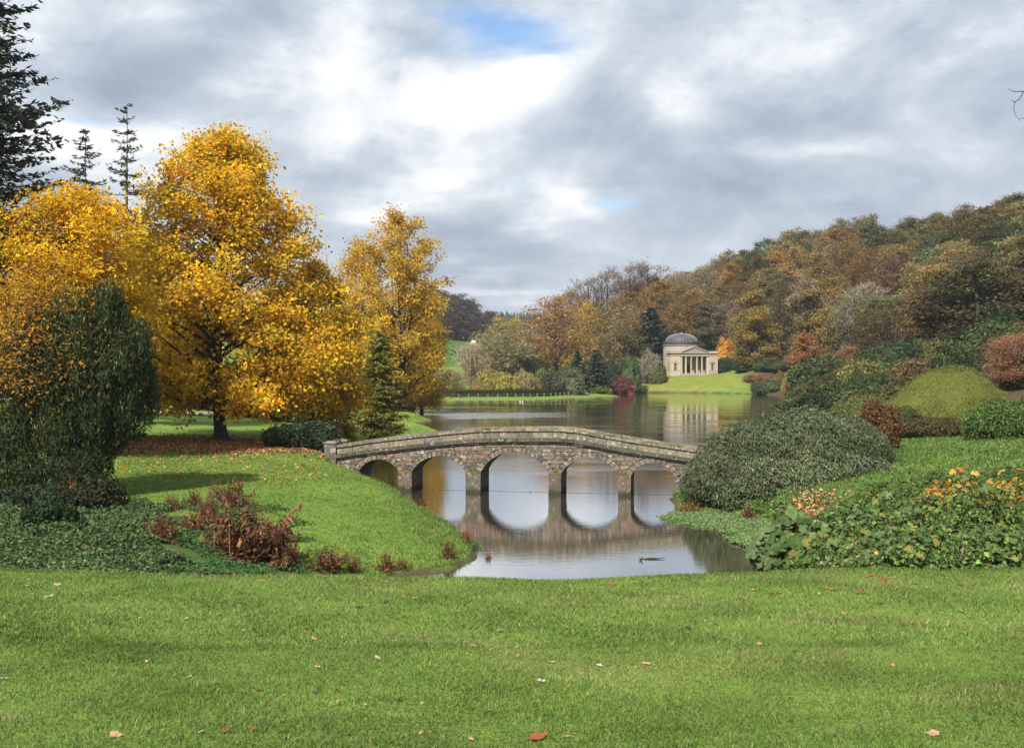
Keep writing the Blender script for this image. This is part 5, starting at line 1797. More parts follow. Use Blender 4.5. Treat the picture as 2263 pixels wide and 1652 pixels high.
# dark sheep in the far field
def sheep_mesh():
    geo = Geo()
    V_, F = ball((0, 0, .62), (.58, .27, .30), 14, 9, .06)
    geo.add(V_, F, (.035, .032, .03))
    geo.add(*tube([(.45, 0, .72), (.62, 0, .82), (.72, 0, .70), (.80, 0, .55)], [.15, .12, .105, .06], 8), (.03, .027, .025))
    for sx_ in (-.34, .34):
        for sy_ in (-.14, .14):
            geo.add(*tube([(sx_, sy_, .5), (sx_ - .03, sy_, .28), (sx_, sy_, 0)], [.09, .05, .04], 6), (.025, .022, .02))
    for sy_ in (-.1, .1):
        geo.add(*ball((.64, sy_ * 1.3, .84), (.03, .07, .03), 6, 5), (.03, .027, .025))
    geo.add(*tube([(-.55, 0, .7), (-.64, 0, .5)], [.05, .03], 6), (.035, .032, .03))
    return geo.mesh('sheep', M_DEADLEAF, True)


shm = sheep_mesh()
for k, (cx_, cy_, lab) in enumerate([(145, 537, 'dark sheep grazing apart at the left of the far field'), (185, 585, 'dark sheep in the middle of the left cluster in the field'), (230, 597, 'dark sheep at the right of the left cluster in the field'), (375, 510, 'dark sheep high in the field below the wood'), (470, 495, 'dark sheep uppermost in the far field'),
                                (490, 540, 'dark sheep nearest the pale tree in the field'), (345, 582, 'dark sheep alone at mid height in the field'), (385, 612, 'dark sheep, left of a close pair in the field'), (410, 620, 'dark sheep, right of a close pair in the field'), (160, 637, 'dark sheep, left of a pair low in the field'), (200, 642, 'dark sheep, right of a pair low in the field'), (337, 648, 'dark sheep alone in the lower middle of the field'), (208, 742, 'dark sheep lowest in the far field near the sunny grass')]):
    xd, yd = 956.4 + .1225 * cx_, 705 + .1225 * cy_
    best = min((abs(CAMH - (yd - HYP) / FPX * Y_ - h1(XD(xd, Y_), Y_)), Y_) for Y_ in np.arange(380, 590, 4))[1]
    x = XD(xd, best)
    o = link('sheep', shm, None, (x, best, h1(x, best)), g.random() * 6.28)
    o.scale = (.9, .9, .9)
    tag(o, lab, 'sheep', 'dark sheep in the far field')
# white dome-topped tent on the edge of the far wood
M_WHITE = plain('white_canvas', (.8, .8, .78), .7, .3, .05, 1)
x = XD(1046.5, 566)
geo = Geo().add(*lathe([(1.5, 0), (1.5, 1.3), (1.3, 2.0), (.7, 2.5), (0, 2.65)], 18))
tag(link('domed_tent', geo.mesh('domed_tent', M_WHITE, True), None, (x, 566, CAMH + (HYP - 760) / FPX * 566 - .6)), 'small white domed shelter at the top edge of the far field', 'shelter')

# ------------------------------------------------------------------ floating boom under the bridge
M_ROPE = plain('dark_rope', (.05, .045, .04), .9, .1, .2, 6)
boom = thing('floating_boom', 'thin line of dark floats strung across the water under the arches', 'boom', (0, BY, 0), -TH)
s_ = np.linspace(Bs(470), Bs(2200), 60)
V_, F = tube(np.column_stack([s_, np.full(60, .9) + .05 * np.sin(s_ * 1.3), np.full(60, .004)]), .006, 5)
link('rope', mesh_np('rope', V_, F, None, M_ROPE), boom)
fm = mesh_np('float', *ball((0, 0, .02), (.05, .045, .04), 8, 6), None, M_ROPE, True)
for q in np.arange(Bs(480), Bs(2190), .42):
    link('float', fm, boom, (q + g.normal() * .05, .9 + .05 * math.sin(q * 1.3), 0)).scale = (g.uniform(.2, .8),) * 3
# waterlogged branch
geo = Geo()
geo.add(*tube([(-.72, 0, .005), (-.3, .05, .05), (.2, 0, .05), (.7, .1, .09)], [.05, .06, .04, .015], 7), (.05, .04, .035))
geo.add(*tube([(-.15, .02, .04), (-.02, .1, .13)], [.03, .012], 5), (.05, .04, .035))
p = W_(1445, 1235, 42.15)
db = link('drifting_branch', geo.mesh('drifting_branch', M_TWIG, True), None, (p[0], 42.15, -.005))
db.scale = (.62, .5, .6)
tag(db, 'dark waterlogged branch lying on the pond in front of the bridge', 'branch')
geo = Geo()
geo.add(*tube([(0, 0, -.1), (.02, 0, .06), (.06, 0, .14)], [.04, .03, .012], 6), (.045, .035, .03))
geo.add(*tube([(.0, 0, .0), (-.06, .02, .1)], [.03, .012], 5), (.045, .035, .03))
p = W_(1416, 1238, 41.9)
tag(link('water_snag', geo.mesh('water_snag', M_TWIG, True), None, (p[0], 41.9, 0)), 'tiny dark snag poking from the pond left of the drifting branch', 'branch')

# ------------------------------------------------------------------ leaf litter
def litter(name, label, n, fx, pal_, leaf=.16, seed=1, lift=.03):
    g = np.random.default_rng(seed)
    X, Y = fx(g, n)
    ok = lake_sd(X, Y) > .2
    X, Y = X[ok], Y[ok]
    n = len(X)
    P = np.column_stack([X, Y, hz(X, Y) + lift + g.random(n) * .03])
    V_, F = leaves(P, np.tile([0, 0, 1.0], (n, 1)), leaf * g.uniform(.6, 1.3, n), .8, None, .45, .2, g)
    o = link(name, mesh_np(name, V_, F, rep4(pal(n, pal_, None, .25, g)), M_DEADLEAF))
    return tag(o, label, None, None, 'stuff')


LIT = ((.26, .115, .055), (.20, .09, .05), (.36, .16, .05), (.42, .23, .08), (.13, .07, .045))
hx, hy = hero_xy
litter('leaf_litter', 'carpet of brown fallen leaves under the tallest golden tree', 17000, lambda g, n: (hx + 1.5 + g.normal(size=n) * 6.2, hy - 5.0 + g.normal(size=n) * 3.6), LIT, .2, 5, .02)
litter('leaf_litter', 'scattered orange leaves on the lawn between golden tree and bridge', 2600, lambda g, n: (g.uniform(-26, -9, n), g.uniform(50, 80, n)), ((.36, .18, .05), (.30, .12, .04), (.4, .25, .08)), .14, 6, .02)
litter('leaf_litter', 'patch of pale pinkish fallen leaves on the right bank', 700, lambda g, n: (13.4 + g.normal(size=n) * .7, 51.0 + g.normal(size=n) * 1.7), ((.42, .26, .19), (.32, .16, .09), (.38, .18, .06), (.24, .13, .09)), .2, 7, .10)
litter('leaf_litter', 'fallen leaves dotting the grass promontory', 500, lambda g, n: (g.uniform(-20, -8, n), g.uniform(112, 150, n)), ((.42, .28, .10), (.36, .2, .06)), .2, 8)

litter('leaf_litter', 'small brown leaf fragments strewn over the foreground lawn', 420, lambda g, n: ((g.random(n) * 2 - 1) * 6.2, 4.6 + 9 * g.random(n)), ((.17, .085, .035), (.24, .14, .06), (.09, .055, .03), (.28, .20, .11)), .028, 9, .008)
# ------------------------------------------------------------------ grass
def blades(name, label, X, Y, hgt, wid, palette, weights, seed, z=None, lean=.5, jit=.2, fine=False):
    g = np.random.default_rng(seed)
    n = len(X)
    Z = hz(X, Y) if z is None else z
    a = g.random(n) * 6.283
    w_ = wid * g.uniform(.6, 1.3, n)
    h_ = hgt * g.uniform(.5, 1.3, n)
    b = np.column_stack([X, Y, Z - .004])
    s = np.column_stack([np.cos(a), np.sin(a), np.zeros(n)])
    ld = g.random(n) * 6.283
    ll = h_ * np.abs(g.normal(size=n)) * lean
    tip = b + np.column_stack([np.cos(ld) * ll, np.sin(ld) * ll, h_])
    midl = b + np.column_stack([np.cos(ld) * ll * .32, np.sin(ld) * ll * .32, h_ * .55])
    V = np.stack([b - s * w_[:, None] * .5, b + s * w_[:, None] * .5, midl + s * w_[:, None] * .36, tip, midl - s * w_[:, None] * .36], 1).reshape(-1, 3)
    i = np.arange(n)[:, None] * 5
    F = [i + np.array([[0, 1, 2, 4]]), i + np.array([[4, 2, 3]])]
    nv = 5
    if not fine:                          # farther off a blade is one tapering quad
        V = np.stack([b - s * w_[:, None] * .5, b + s * w_[:, None] * .5, tip + s * w_[:, None] * .14, tip - s * w_[:, None] * .14], 1).reshape(-1, 3)
        F = np.arange(4 * n).reshape(n, 4)
        nv = 4
    patch = .5 + .5 * np.sin(X * 1.1 + 2 * np.sin(Y * .7)) * np.sin(Y * 1.6 + X * .5)
    patch2 = np.sin(X * 3.1 + Y * 1.3) * np.sin(Y * 3.7 - X * .8)
    col = pal(n, palette, weights, jit, g) * (.80 + .20 * patch + .12 * patch2 + .12 * np.sin(X * 5.1 + 2 * np.sin(Y * 4.3)) * np.sin(Y * 6.7 + X) + .06 * np.sin(X * .45 + 1.1 * np.sin(Y * .5) + 2))[:, None]
    wob = np.sin(X * .83 + 1.3 + .8 * np.sin(Y * 2.3)) * np.sin(Y * 1.9 + X * .4 + .9 * np.sin(X * 1.7))
    dry = (wob > .42) & (g.random(n) < .5)
    drk = (wob < -.5) & (g.random(n) < .55)
    col[drk] = col[drk] * np.array([.72, .80, .70])
    col[dry] = col[dry] * np.array([1.5, 1.12, 1.6])
    o = link(name, mesh_np(name, V, F, np.repeat(col, nv, 0), M_GRASS))
    return tag(o, label, None, None, 'stuff')


LAWN = ((.142, .210, .046), (.112, .182, .038), (.182, .245, .068), (.27, .26, .12))
g = np.random.default_rng(900)


def fan(n, y0, y1, pw=1.0, m_=.52):
    y = y0 + (y1 - y0) * g.random(n) ** pw
    x = (g.random(n) * 2 - 1) * m_ * y
    return x, y


x1, y1 = fan(140000, 4.3, 8.0)
blades('lawn_grass', 'mown green grass of the foreground lawn', x1, y1, .026, .0058, LAWN, (4, 3.4, 2, .6), 31, None, 1.2, .2, True)
x1, y1 = fan(130000, 7.7, 15.2)
blades('lawn_grass', 'mown green grass along the brow of the foreground lawn', x1, y1, .030, .010, LAWN, (4, 3, 2, .6), 32, None, 1.1)
# peninsula and the right-hand field: longer, softer
def region(n, x0, x1, y0, y1, test):
    x, y = g.uniform(x0, x1, n), g.uniform(y0, y1, n)
    ok = (lake_sd(x, y) > .15) & test(x, y)
    return x[ok], y[ok]


MEAD = ((.145, .228, .048), (.125, .205, .042), (.168, .25, .06), (.11, .175, .04))
xa, ya = region(160000, -24, -1, 38, 74, lambda x, y: np.abs(x / y) < .36)
blades('meadow_grass', 'bright soft grass of the peninsula sloping down to the pond', xa, ya, .045, .038, MEAD, (4, 3, 2, 1), 33, None, 1.3, .12)
xa, ya = region(42000, -14, -1, 36, 56, lambda x, y: (lake_sd(x, y) < 5.0) & (g.random(len(x)) < np.exp(-lake_sd(x, y) / 1.6)))
blades('bank_grass', 'long rough grass on the pond edge of the peninsula', xa, ya, .13, .04, MEAD, (3, 3, 1, 2), 34, None, .9)
FIELD = ((.135, .22, .05), (.11, .185, .042), (.165, .24, .075), (.085, .145, .035))
xa, ya = region(90000, 9, 36, 36, 76, lambda x, y: (x / y < .5))
blades('meadow_grass', 'tufted green field on the right bank behind the leafy plants', xa, ya, .14, .09, FIELD, (4, 3, 2, 1.5), 35, None, 1.0)

# ------------------------------------------------------------------ ground cover
def cover(name, label, X, Y, hgt, leaf, palette, seed, weights=None, aspect=.75, lump=.5, mat=None, z=None):
    g = np.random.default_rng(seed)
    n = len(X)
    Z = hz(X, Y) if z is None else z
    hl = hgt * (.55 + .45 * np.sin(X * 2.3 + np.sin(Y * 1.9)) * np.sin(Y * 2.1 + .6))
    P = np.column_stack([X, Y, Z + np.maximum(hl, .1 * hgt) * g.random(n) ** .5])
    V_, F = leaves(P, np.column_stack([np.zeros(n), np.full(n, -.45), np.ones(n)]), leaf * g.uniform(.55, 1.35, n), aspect, None, .7, .15, g)
    o = link(name, mesh_np(name, V_, F, rep4(pal(n, palette, weights, .22, g)), mat or M_LEAF))
    return tag(o, label, None, None, 'stuff')


IVY = ((.068, .115, .036), (.05, .085, .028), (.10, .15, .055), (.036, .06, .023), (.135, .18, .08), (.085, .075, .035))
xa, ya = region(80000, -22, -8, 27, 44, lambda x, y: (x / y < -.30 - .0022 * (y - 30) + .018 * np.sin(y * 2.1)))
cover('ground_cover', 'dark leafy ground cover filling the hollow below the yew', xa, ya, .42, .125, IVY, 41, (3, 3, 2, 2, 1, .8))
xa, ya = region(26000, -14, -5.5, 30, 44.5, lambda x, y: (x / y > -.345) & (x / y < -.20 + .02 * np.sin(y * 3)) & (g.random(len(x)) < .75 * (np.sin(x * 1.7 + y) * np.sin(y * 1.3) > -.35)))
cover('ground_cover', 'fresh green low plants among the brown ferns', xa, ya, .22, .12, ((.05, .11, .03), (.07, .14, .045), (.035, .075, .022)), 42)
xa, ya = region(34000, 9.5, 24, 33, 47, lambda x, y: (x / y > .262 + .012 * np.sin(y * 1.7)) & (x > 10.4))
cover('ground_cover', 'mixed leafy ground cover sloping down behind the large leaved plants', xa, ya, .34, .20, ((.07, .125, .03), (.05, .09, .024), (.11, .15, .035), (.18, .13, .03), (.035, .065, .02)), 43, (4, 3, 2, .7, 2))
xa, ya = region(16000, 8.4, 14.5, 50, 61.5, lambda x, y: (x / y < .255) & (lake_sd(x, y) < 2.2))
cover('ground_cover', 'light green waterside plants below the largest bush', xa, ya, .5, .14, ((.10, .18, .04), (.07, .135, .035), (.13, .2, .06)), 44)
# cress floating on the pond
def in_poly(x, y, poly):
    ins = np.zeros(len(x), bool)
    for (x0, y0), (x1_, y1_) in zip(poly, np.roll(poly, -1, 0)):
        ins ^= ((y0 > y) != (y1_ > y)) & (x < (x1_ - x0) * (y - y0) / (y1_ - y0 + 1e-12) + x0)
    return ins


def on_water(pts):
    out_ = []
    for xd, yd in pts:
        d_ = CAMH * FPX / (yd - HYP)
        out_.append((XD(xd, d_), d_))
    return np.array(out_)


for nm, pts, n_ in (('long tongue of pale green cress floating off the right bank', [(1447, 1141), (1500, 1131), (1570, 1128), (1660, 1140), (1740, 1165), (1735, 1200), (1700, 1190), (1640, 1186), (1560, 1168), (1500, 1158)], 15000),
                    ('small separate patch of pale cress in the pond corner', [(1606, 1192), (1640, 1184), (1700, 1188), (1730, 1196), (1720, 1212), (1660, 1208), (1615, 1202)], 6000)):
    poly = on_water(pts)
    lo, hi = poly.min(0), poly.max(0)
    x, y = g.uniform(lo[0], hi[0], n_), g.uniform(lo[1], hi[1], n_)
    jx, jy = np.sin(y * 7) * .12 + np.sin(y * 3.1) * .12, np.sin(x * 6) * .25
    ok = in_poly(x + jx, y + jy, poly)
    cover('water_cress', nm, x[ok], y[ok], .12, .10, ((.13, .20, .07), (.10, .165, .05), (.17, .235, .10)), 51, z=np.full(ok.sum(), .01))

# ------------------------------------------------------------------ ferns
def fern_mesh(seed, n, hgt, spread, palette, pin=9, droop=1.0):
    g = np.random.default_rng(seed)
    geo = Geo()
    for i in range(n):
        a = g.random() * 6.283
        L = hgt * g.uniform(.6, 1.08)
        e_ = g.uniform(.75, 1.5) if g.random() < .7 else g.uniform(.25, .8)
        u = np.linspace(0, 1, 9)
        r_ = L * math.cos(e_) * u * spread / .7
        z = L * (math.sin(e_) * u - droop * g.uniform(.1, .5) * u ** 2.6 * (1.2 - .6 * math.sin(e_)))
        base = np.array([g.normal() * .22 * spread, g.normal() * .22 * spread, -.05])
        wv = g.normal(size=2) * .06 * L
        pts = base + np.column_stack([np.cos(a) * r_ + wv[0] * u * u, np.sin(a) * r_ + wv[1] * u * u, np.maximum(z, .01)])
        c = pal(1, palette, None, .22, g)[0]
        geo.add(*tube(pts, .006 * (1.1 - u) + .0015, 3), c * .8)
        side = np.array([-math.sin(a), math.cos(a), 0])
        q = np.repeat(np.linspace(.14, 1, pin), 2)
        sg = np.tile([1, -1], pin)
        b = np.column_stack([np.interp(q, u, pts[:, k]) for k in range(3)])
        ln = L * .17 * np.sin(np.clip((1.12 - q) * 2.6, 0, 1.57)) * g.uniform(.7, 1.2, len(q))
        T = side * sg[:, None] + np.array([math.cos(a), math.sin(a), 0]) * .35 + np.column_stack([np.zeros(len(q)), np.zeros(len(q)), -droop * g.uniform(.4, 1.3, len(q))])
        T = unit(T)
        P = b + T * ln[:, None] * .5
        V_, F = leaves(P, np.tile([0, 0, 1.], (len(q), 1)), ln, .36, T, .5, .08, g)
        geo.add(V_, F, rep4(np.tile(c, (len(q), 1)) * g.uniform(.75, 1.25, (len(q), 1))))
    return geo.mesh('fern', M_DEADLEAF)


BRK = ((.135, .05, .03), (.10, .038, .026), (.18, .075, .038), (.26, .14, .055), (.075, .034, .026), (.15, .11, .04))
FT = [fern_mesh(600 + k, 80, 1.0, .8, BRK) for k in range(3)]
FS = [fern_mesh(610 + k, 60, .7, .65, BRK) for k in range(2)]
for k, (xd, yb, d_, wpx, hpx, lab) in enumerate([
        (560, 1255, 37.0, 210, 140, 'biggest heap of red brown dead fern at the brow of the lawn'),
        (622, 1256, 36.6, 130, 105, 'red brown dead fern slumped on the right of the biggest heap'),
        (520, 1250, 37.2, 110, 85, 'tawny dead fern on the left of the biggest heap'),
        (512, 1130, 44.0, 110, 74, 'highest dark brown fern on the open grass slope'),
        (462, 1178, 41.0, 76, 84, 'tall upright brown fern left of the grass slope'),
        (360, 1235, 36.5, 84, 64, 'fan shaped purple brown fern nearest the lawn on the left'),
        (380, 1138, 43.0, 62, 44, 'small brown fern leftmost below the lawn under the yew'),
        (425, 1125, 44.0, 66, 44, 'small dark fern beside the leftmost one'),
        (425, 1190, 39.5, 110, 50, 'sprawling rust fern in the middle of the fern patch'),
        (725, 1262, 37.5, 120, 66, 'low brown fern to the right of the biggest heap'),
        (780, 1262, 38.0, 70, 46, 'thin brown fern stalks between two fern heaps'),
        (850, 1266, 38.8, 76, 50, 'rounded red brown fern near the pond corner'),
        (888, 1266, 39.2, 50, 36, 'rounded dark brown fern at the pond corner'),
        (990, 1243, 41.3, 66, 50, 'brown fern at the tip of the peninsula'),
        (1030, 1185, 46.0, 46, 30, 'small brown plant on the water edge of the peninsula'),
        (1078, 1232, 42.3, 40, 24, 'twiggy brown plant trailing over the pond from the peninsula tip'),
        (1525, 1130, 56.0, 84, 44, 'red brown fern at the right bank under the largest bush'),
        (1655, 1158, 53.5, 64, 44, 'dark purple brown fern beside the floating cress'),
        (1560, 1118, 57.0, 50, 34, 'small brown fern above the right bank fern'),
        (150, 1130, 41.0, 60, 78, 'tawny dead fern stalks standing in front of the yew'),
        (800, 1100, 62.5, 60, 26, 'reddish bank plant below the bridge abutment'),
        (925, 1130, 55.5, 60, 22, 'brownish bank plant on the water edge of the peninsula slope'),
        (900, 1118, 57.5, 50, 22, 'purple brown bank plant beside the water on the slope'),
        (810, 972, 92.0, 70, 44, 'dark red fern at the foot of the cypress'),
        (845, 968, 93.0, 60, 36, 'dark red fern on the right of the cypress foot')]):
    x = XD(xd, d_)
    zg = h1(x, d_)
    big_ = hpx > 60
    me = (FT if big_ else FS)[k % (3 if big_ else 2)]
    hgt = hpx / FPX * d_
    sc = hgt / (.95 if big_ else .68) * (1.45 if k == 0 else 1.25)
    wd = (wpx / FPX * d_) / (1.5 if k == 0 else 1.9 if big_ else 1.5)
    o = link('fern', me, None, (x, d_, zg), g.random() * 6.28)
    o.scale = (wd, wd, sc)
    tag(o, lab, 'fern', 'dead brown ferns')
GF_ = fern_mesh(640, 40, .6, .7, ((.07, .14, .035), (.10, .17, .05)))
for xd, d_, lab in ((440, 40.6, 'green fern frond tuft among the brown ferns'), (480, 42.0, 'green fern tuft behind the tall upright brown fern'), (845, 61.0, 'pale green leafy plant on the bank below the bridge'), (878, 59.0, 'grey green leafy plant beside the water below the bridge'), (1045, 44.8, 'bright green plant at the waterline of the peninsula'), (1600, 56.2, 'green leafy clump above the floating cress')):
    x = XD(xd, d_)
    o = link('fern', GF_, None, (x, d_, h1(x, d_)), g.random() * 6.28)
    tag(o, lab, 'fern', 'green ferns')
# thin dark sapling stake
p = W_(457, 1255, 36.8)
geo = Geo().add(*tube([(0, 0, -.2), (.02, 0, .5), (0, .01, 1.15)], [.022, .018, .008], 5), (.05, .045, .045))
for k in range(9):
    a_, z_ = g.random() * 6.28, g.uniform(.4, 1.1)
    geo.add(*tube([(0, 0, z_), (.09 * math.cos(a_), .09 * math.sin(a_), z_ + .1)], [.008, .004], 3), (.05, .045, .045))
tag(link('sapling', geo.mesh('sapling', M_TWIG), None, (p[0], 36.8, h1(p[0], 36.8))), 'thin bare dark sapling standing beside the brown ferns', 'sapling')

# ------------------------------------------------------------------ large leaved waterside plants
def big_leaf(seed, lobes_=5):
    g = np.random.default_rng(seed)
    nth = 26
    th = np.linspace(-2.75, 2.75, nth)
    r_ = .5 * (1 + .075 * np.cos(th * lobes_ * .9) + g.normal(size=nth) * .045) * (1 - .12 * np.abs(th) / 2.75)
    mid = r_ * .55
    V = [(0, 0, 0)]
    V += [(m_ * math.cos(t_), m_ * math.sin(t_), .07 + .03 * math.cos(t_ * lobes_)) for m_, t_ in zip(mid, th)]
    V += [(q * math.cos(t_), q * math.sin(t_), .02 + .05 * math.cos(t_ * lobes_ + 1) + g.normal() * .015) for q, t_ in zip(r_, th)]
    T = [(0, i + 1, i + 2) for i in range(nth - 1)]
    Q = [(i + 1, i + 1 + nth, i + 2 + nth, i + 2) for i in range(nth - 1)]
    V = np.array(V)
    V[:, 2] += -.22 * (V[:, 0] ** 2 + V[:, 1] ** 2) + .10 * np.sin(V[:, 0] * 7 + seed) * np.hypot(V[:, 0], V[:, 1])
    ang = np.arctan2(V[:, 1], V[:, 0])
    vein = .84 + .34 * (np.cos(ang * lobes_ * .9) > .9) - .12 * np.hypot(V[:, 0], V[:, 1])
    return mesh_np('leaf', V, [np.array(T), np.array(Q)], np.tile(vein[:, None], (1, 3)), M_LEAF, True)


BL = [big_leaf(700 + k, 4 + k % 3) for k in range(4)]
g = np.random.default_rng(720)
GCOL = [(.085, .14, .036), (.11, .17, .048), (.065, .105, .03), (.16, .20, .10), (.20, .20, .045)]
YCOL = [(.42, .20, .03), (.36, .13, .025), (.40, .26, .05)]
GUN = [(.075, .13, .035), (.095, .155, .05), (.06, .10, .03), (.12, .16, .07)]
labs = ['lobed gunnera at the pond corner, outermost over the water', 'gunnera with the largest upright leaf beside the cress', 'low gunnera spreading along the lawn edge', 'leafy plant next to the pond corner gunneras',
        'leafy plant third along the lawn edge from the pond', 'leafy plant in front of the ground cover slope', 'leafy plant in the middle of the right hand border', 'dark leafy plant low at the lawn edge', 'leafy plant behind the middle of the border',
        'leafy plant crowned with orange leaves, left of two', 'leafy plant dark at its foot below the orange crown', 'leafy plant crowned with orange leaves at the right edge', 'tall green leafy plant between the orange crowned ones', 'leafy plant lowest at the right edge of the lawn', 'leafy plant with a few yellow leaves in the border', 'tall leafy plant at the back of the border']
spots = [(1718, 1205, 39.0, .62, 1.1), (1760, 1165, 38.0, .62, 1.5), (1765, 1235, 34.5, .6, .9), (1820, 1190, 35.0, .36, 1.4), (1850, 1220, 31.0, .30, 1.2), (1860, 1150, 35.0, .30, 1.3), (1930, 1165, 31.0, .28, 1.5), (1960, 1220, 27.5, .26, 1.2), (1985, 1120, 33.0, .27, 1.4),
         (2105, 1066, 29.5, .22, 1.9), (2075, 1190, 26.0, .22, 1.5), (2235, 1066, 27.0, .22, 1.9), (2165, 1095, 26.5, .22, 1.8), (2220, 1190, 23.5, .20, 1.5), (2060, 1120, 29.5, .22, 1.6), (1935, 1115, 36.0, .26, 1.3)]
for k, (xd, ym, d_, lf, hh) in enumerate(spots):
    x = XD(xd, d_)
    zg = h1(x, d_)
    ztop = CAMH - (ym - 45 - HYP) / FPX * d_
    hh = max(ztop - zg, .7)
    wd = {0: .9, 1: .9, 2: 1.0}.get(k, 1.35)
    plant_t = thing('leafy_plant' if k > 2 else 'gunnera', labs[k], 'plant', (x, d_, zg), 0, 'large leaved plants by the lawn edge')
    st = Geo()
    nlf = 24 if k < 3 else 46
    for i in range(nlf):
        a = g.random() * 6.283
        rr = wd * math.sqrt(g.random())
        zz = hh * (1 - .55 * (rr / wd) ** 2) * g.uniform(.45, 1.0)
        if i < 4:
            zz = hh * g.uniform(.82, .93)
            rr *= .6
        px, py = rr * math.cos(a), rr * math.sin(a)
        s = lf * g.uniform(.7, 1.3) * (1.1 if k < 3 else .92)
        # tilt outwards and towards the light side
        n_ = Vector((px * .7 / wd + g.normal() * .25, py * .7 / wd - .35 + g.normal() * .25, .75))
        o = link('leaf', BL[g.integers(4)], plant_t, (px, py, zz))
        qd = n_.normalized().to_track_quat('Z', 'Y')
        o.rotation_euler = (qd @ Vector((0, 0, 1)).rotation_difference(Vector((0, 0, 1)))).to_euler()
        o.rotation_euler.rotate_axis('Z', a + g.normal() * .5)
        o.scale = (s, s, s)
        yellow = (k in (9, 11) and zz > hh * .72 and g.random() < .8) or (k in (12, 14) and zz > hh * .85 and g.random() < .12)
        cset = YCOL if yellow else (GCOL if k > 2 else GUN)
        s *= 1.0
        c_ = np.array(cset[g.integers(len(cset))]) * np.exp(g.normal() * .16 - .08)
        o.color = (*c_, 1)
        u = np.linspace(0, 1, 5)[:, None]
        st.add(*tube(np.array([0, 0, -.1]) * (1 - u) + np.array([px, py, zz - .01]) * u + np.array([px * -.1, py * -.1, .12]) * u * (1 - u), .014 * (1.2 - .5 * u[:, 0]), 4), (.10, .11, .04))
    link('stalks', st.mesh('stalks', M_LEAF), plant_t)
    # the crowd of smaller leaves below
    m_ = 2600 if k > 2 else 300
    q = g.random((m_, 3))
    rr = wd * np.sqrt(q[:, 0])
    aa = q[:, 1] * 6.283
    zz = hh * .85 * (1 - .5 * (rr / wd) ** 2) * (.15 + .85 * q[:, 2])
    P = np.column_stack([rr * np.cos(aa), rr * np.sin(aa), zz])
    N = np.column_stack([P[:, 0] / wd, P[:, 1] / wd - .3, np.full(m_, .7)])
    V_, F = leaves(P, N, lf * (.5 if k < 3 else .66) * g.uniform(.5, 1.25, m_), .75, None, .85, .15, g)
    pc = pal(m_, GCOL, (3, 3, 3, 1.4, .9), .28, g) if k > 2 else pal(m_, GUN, None, .25, g)
    if k in (9, 11):
        up_ = (zz > hh * .62) & (g.random(m_) < .45)
        pc[up_] = pal(up_.sum(), YCOL, None, .2, g)
    b = link('lower_leaves', mesh_np('lower_leaves', V_, F, rep4(pc), M_LEAF), plant_t)
    b['kind'] = 'stuff'

# ------------------------------------------------------------------ fallen leaves on the lawn, each by itself
def leaf_mesh(seed, style):
    g = np.random.default_rng(seed)
    n = 15
    th = np.linspace(0, 2 * math.pi, n, endpoint=False)
    if style == 'maple':
        r_ = .5 * (1 + .38 * np.cos(th * 5) * (np.cos(th) * .3 + .7)) * g.uniform(.9, 1.1, n)
        sc_ = (1, .95)
    else:
        r_ = .5 * (1 + g.normal(size=n) * .06)
        sc_ = (1, .5)
    V = [(0, 0, .02)] + [(q * math.cos(t_) * sc_[0], q * math.sin(t_) * sc_[1], .16 * (q * math.cos(t_)) ** 2 * 1.6 + .25 * (q * math.sin(t_)) ** 2 + g.normal() * .035) for q, t_ in zip(r_, th)]
    T = [(0, i + 1, (i + 1) % n + 1) for i in range(n)]
    V = np.array(V)
    st, sf = tube([(-.45, 0, .04), (-.6, .02, .05), (-.8, .05, .04)], [.014, .01, .008], 4)
    geo = Geo().add(V, T).add(st, sf, (.7, .7, .7))
    return geo.mesh('fallen_leaf', M_DEADLEAF, True)


LM = [leaf_mesh(800, 'maple'), leaf_mesh(801, 'maple'), leaf_mesh(802, 'oval'), leaf_mesh(803, 'oval')]
LC = {'pale': (.42, .32, .25), 'white': (.50, .46, .40), 'tan': (.40, .25, .14), 'orange': (.45, .17, .035), 'yellow': (.50, .30, .04), 'brown': (.15, .07, .035), 'dark': (.05, .03, .025), 'rust': (.27, .08, .03), 'salmon': (.50, .22, .13), 'red': (.22, .035, .03)}
A1 = [(110, 165, 'pale'), (250, 160, 'pale'), (383, 187, 'pale'), (213, 212, 'pale'), (615, 308, 'pale'), (820, 310, 'pale'), (895, 313, 'dark'), (960, 292, 'pale'), (1080, 294, 'tan'), (1150, 303, 'white'), (1158, 143, 'orange'), (1048, 176, 'orange'), (1430, 123, 'orange'), (1485, 257, 'rust'), (1580, 259, 'dark'), (1385, 400, 'tan'), (1740, 410, 'tan'),
      (1665, 484, 'pale'), (1400, 525, 'salmon'), (835, 567, 'pale'), (20, 575, 'pale'), (1140, 628, 'brown'), (1400, 638, 'dark'), (1750, 672, 'dark'), (2165, 716, 'tan'), (885, 815, 'pale'), (995, 808, 'brown'), (1115, 800, 'brown'), (1240, 810, 'tan'), (510, 830, 'tan'), (2078, 850, 'tan'), (1055, 198, 'pale'), (890, 117, 'brown'), (1827, 220, 'orange'),
      (1703, 236, 'dark'), (1345, 370, 'yellow'), (2200, 365, 'pale'), (2090, 430, 'tan'), (1790, 466, 'dark')]
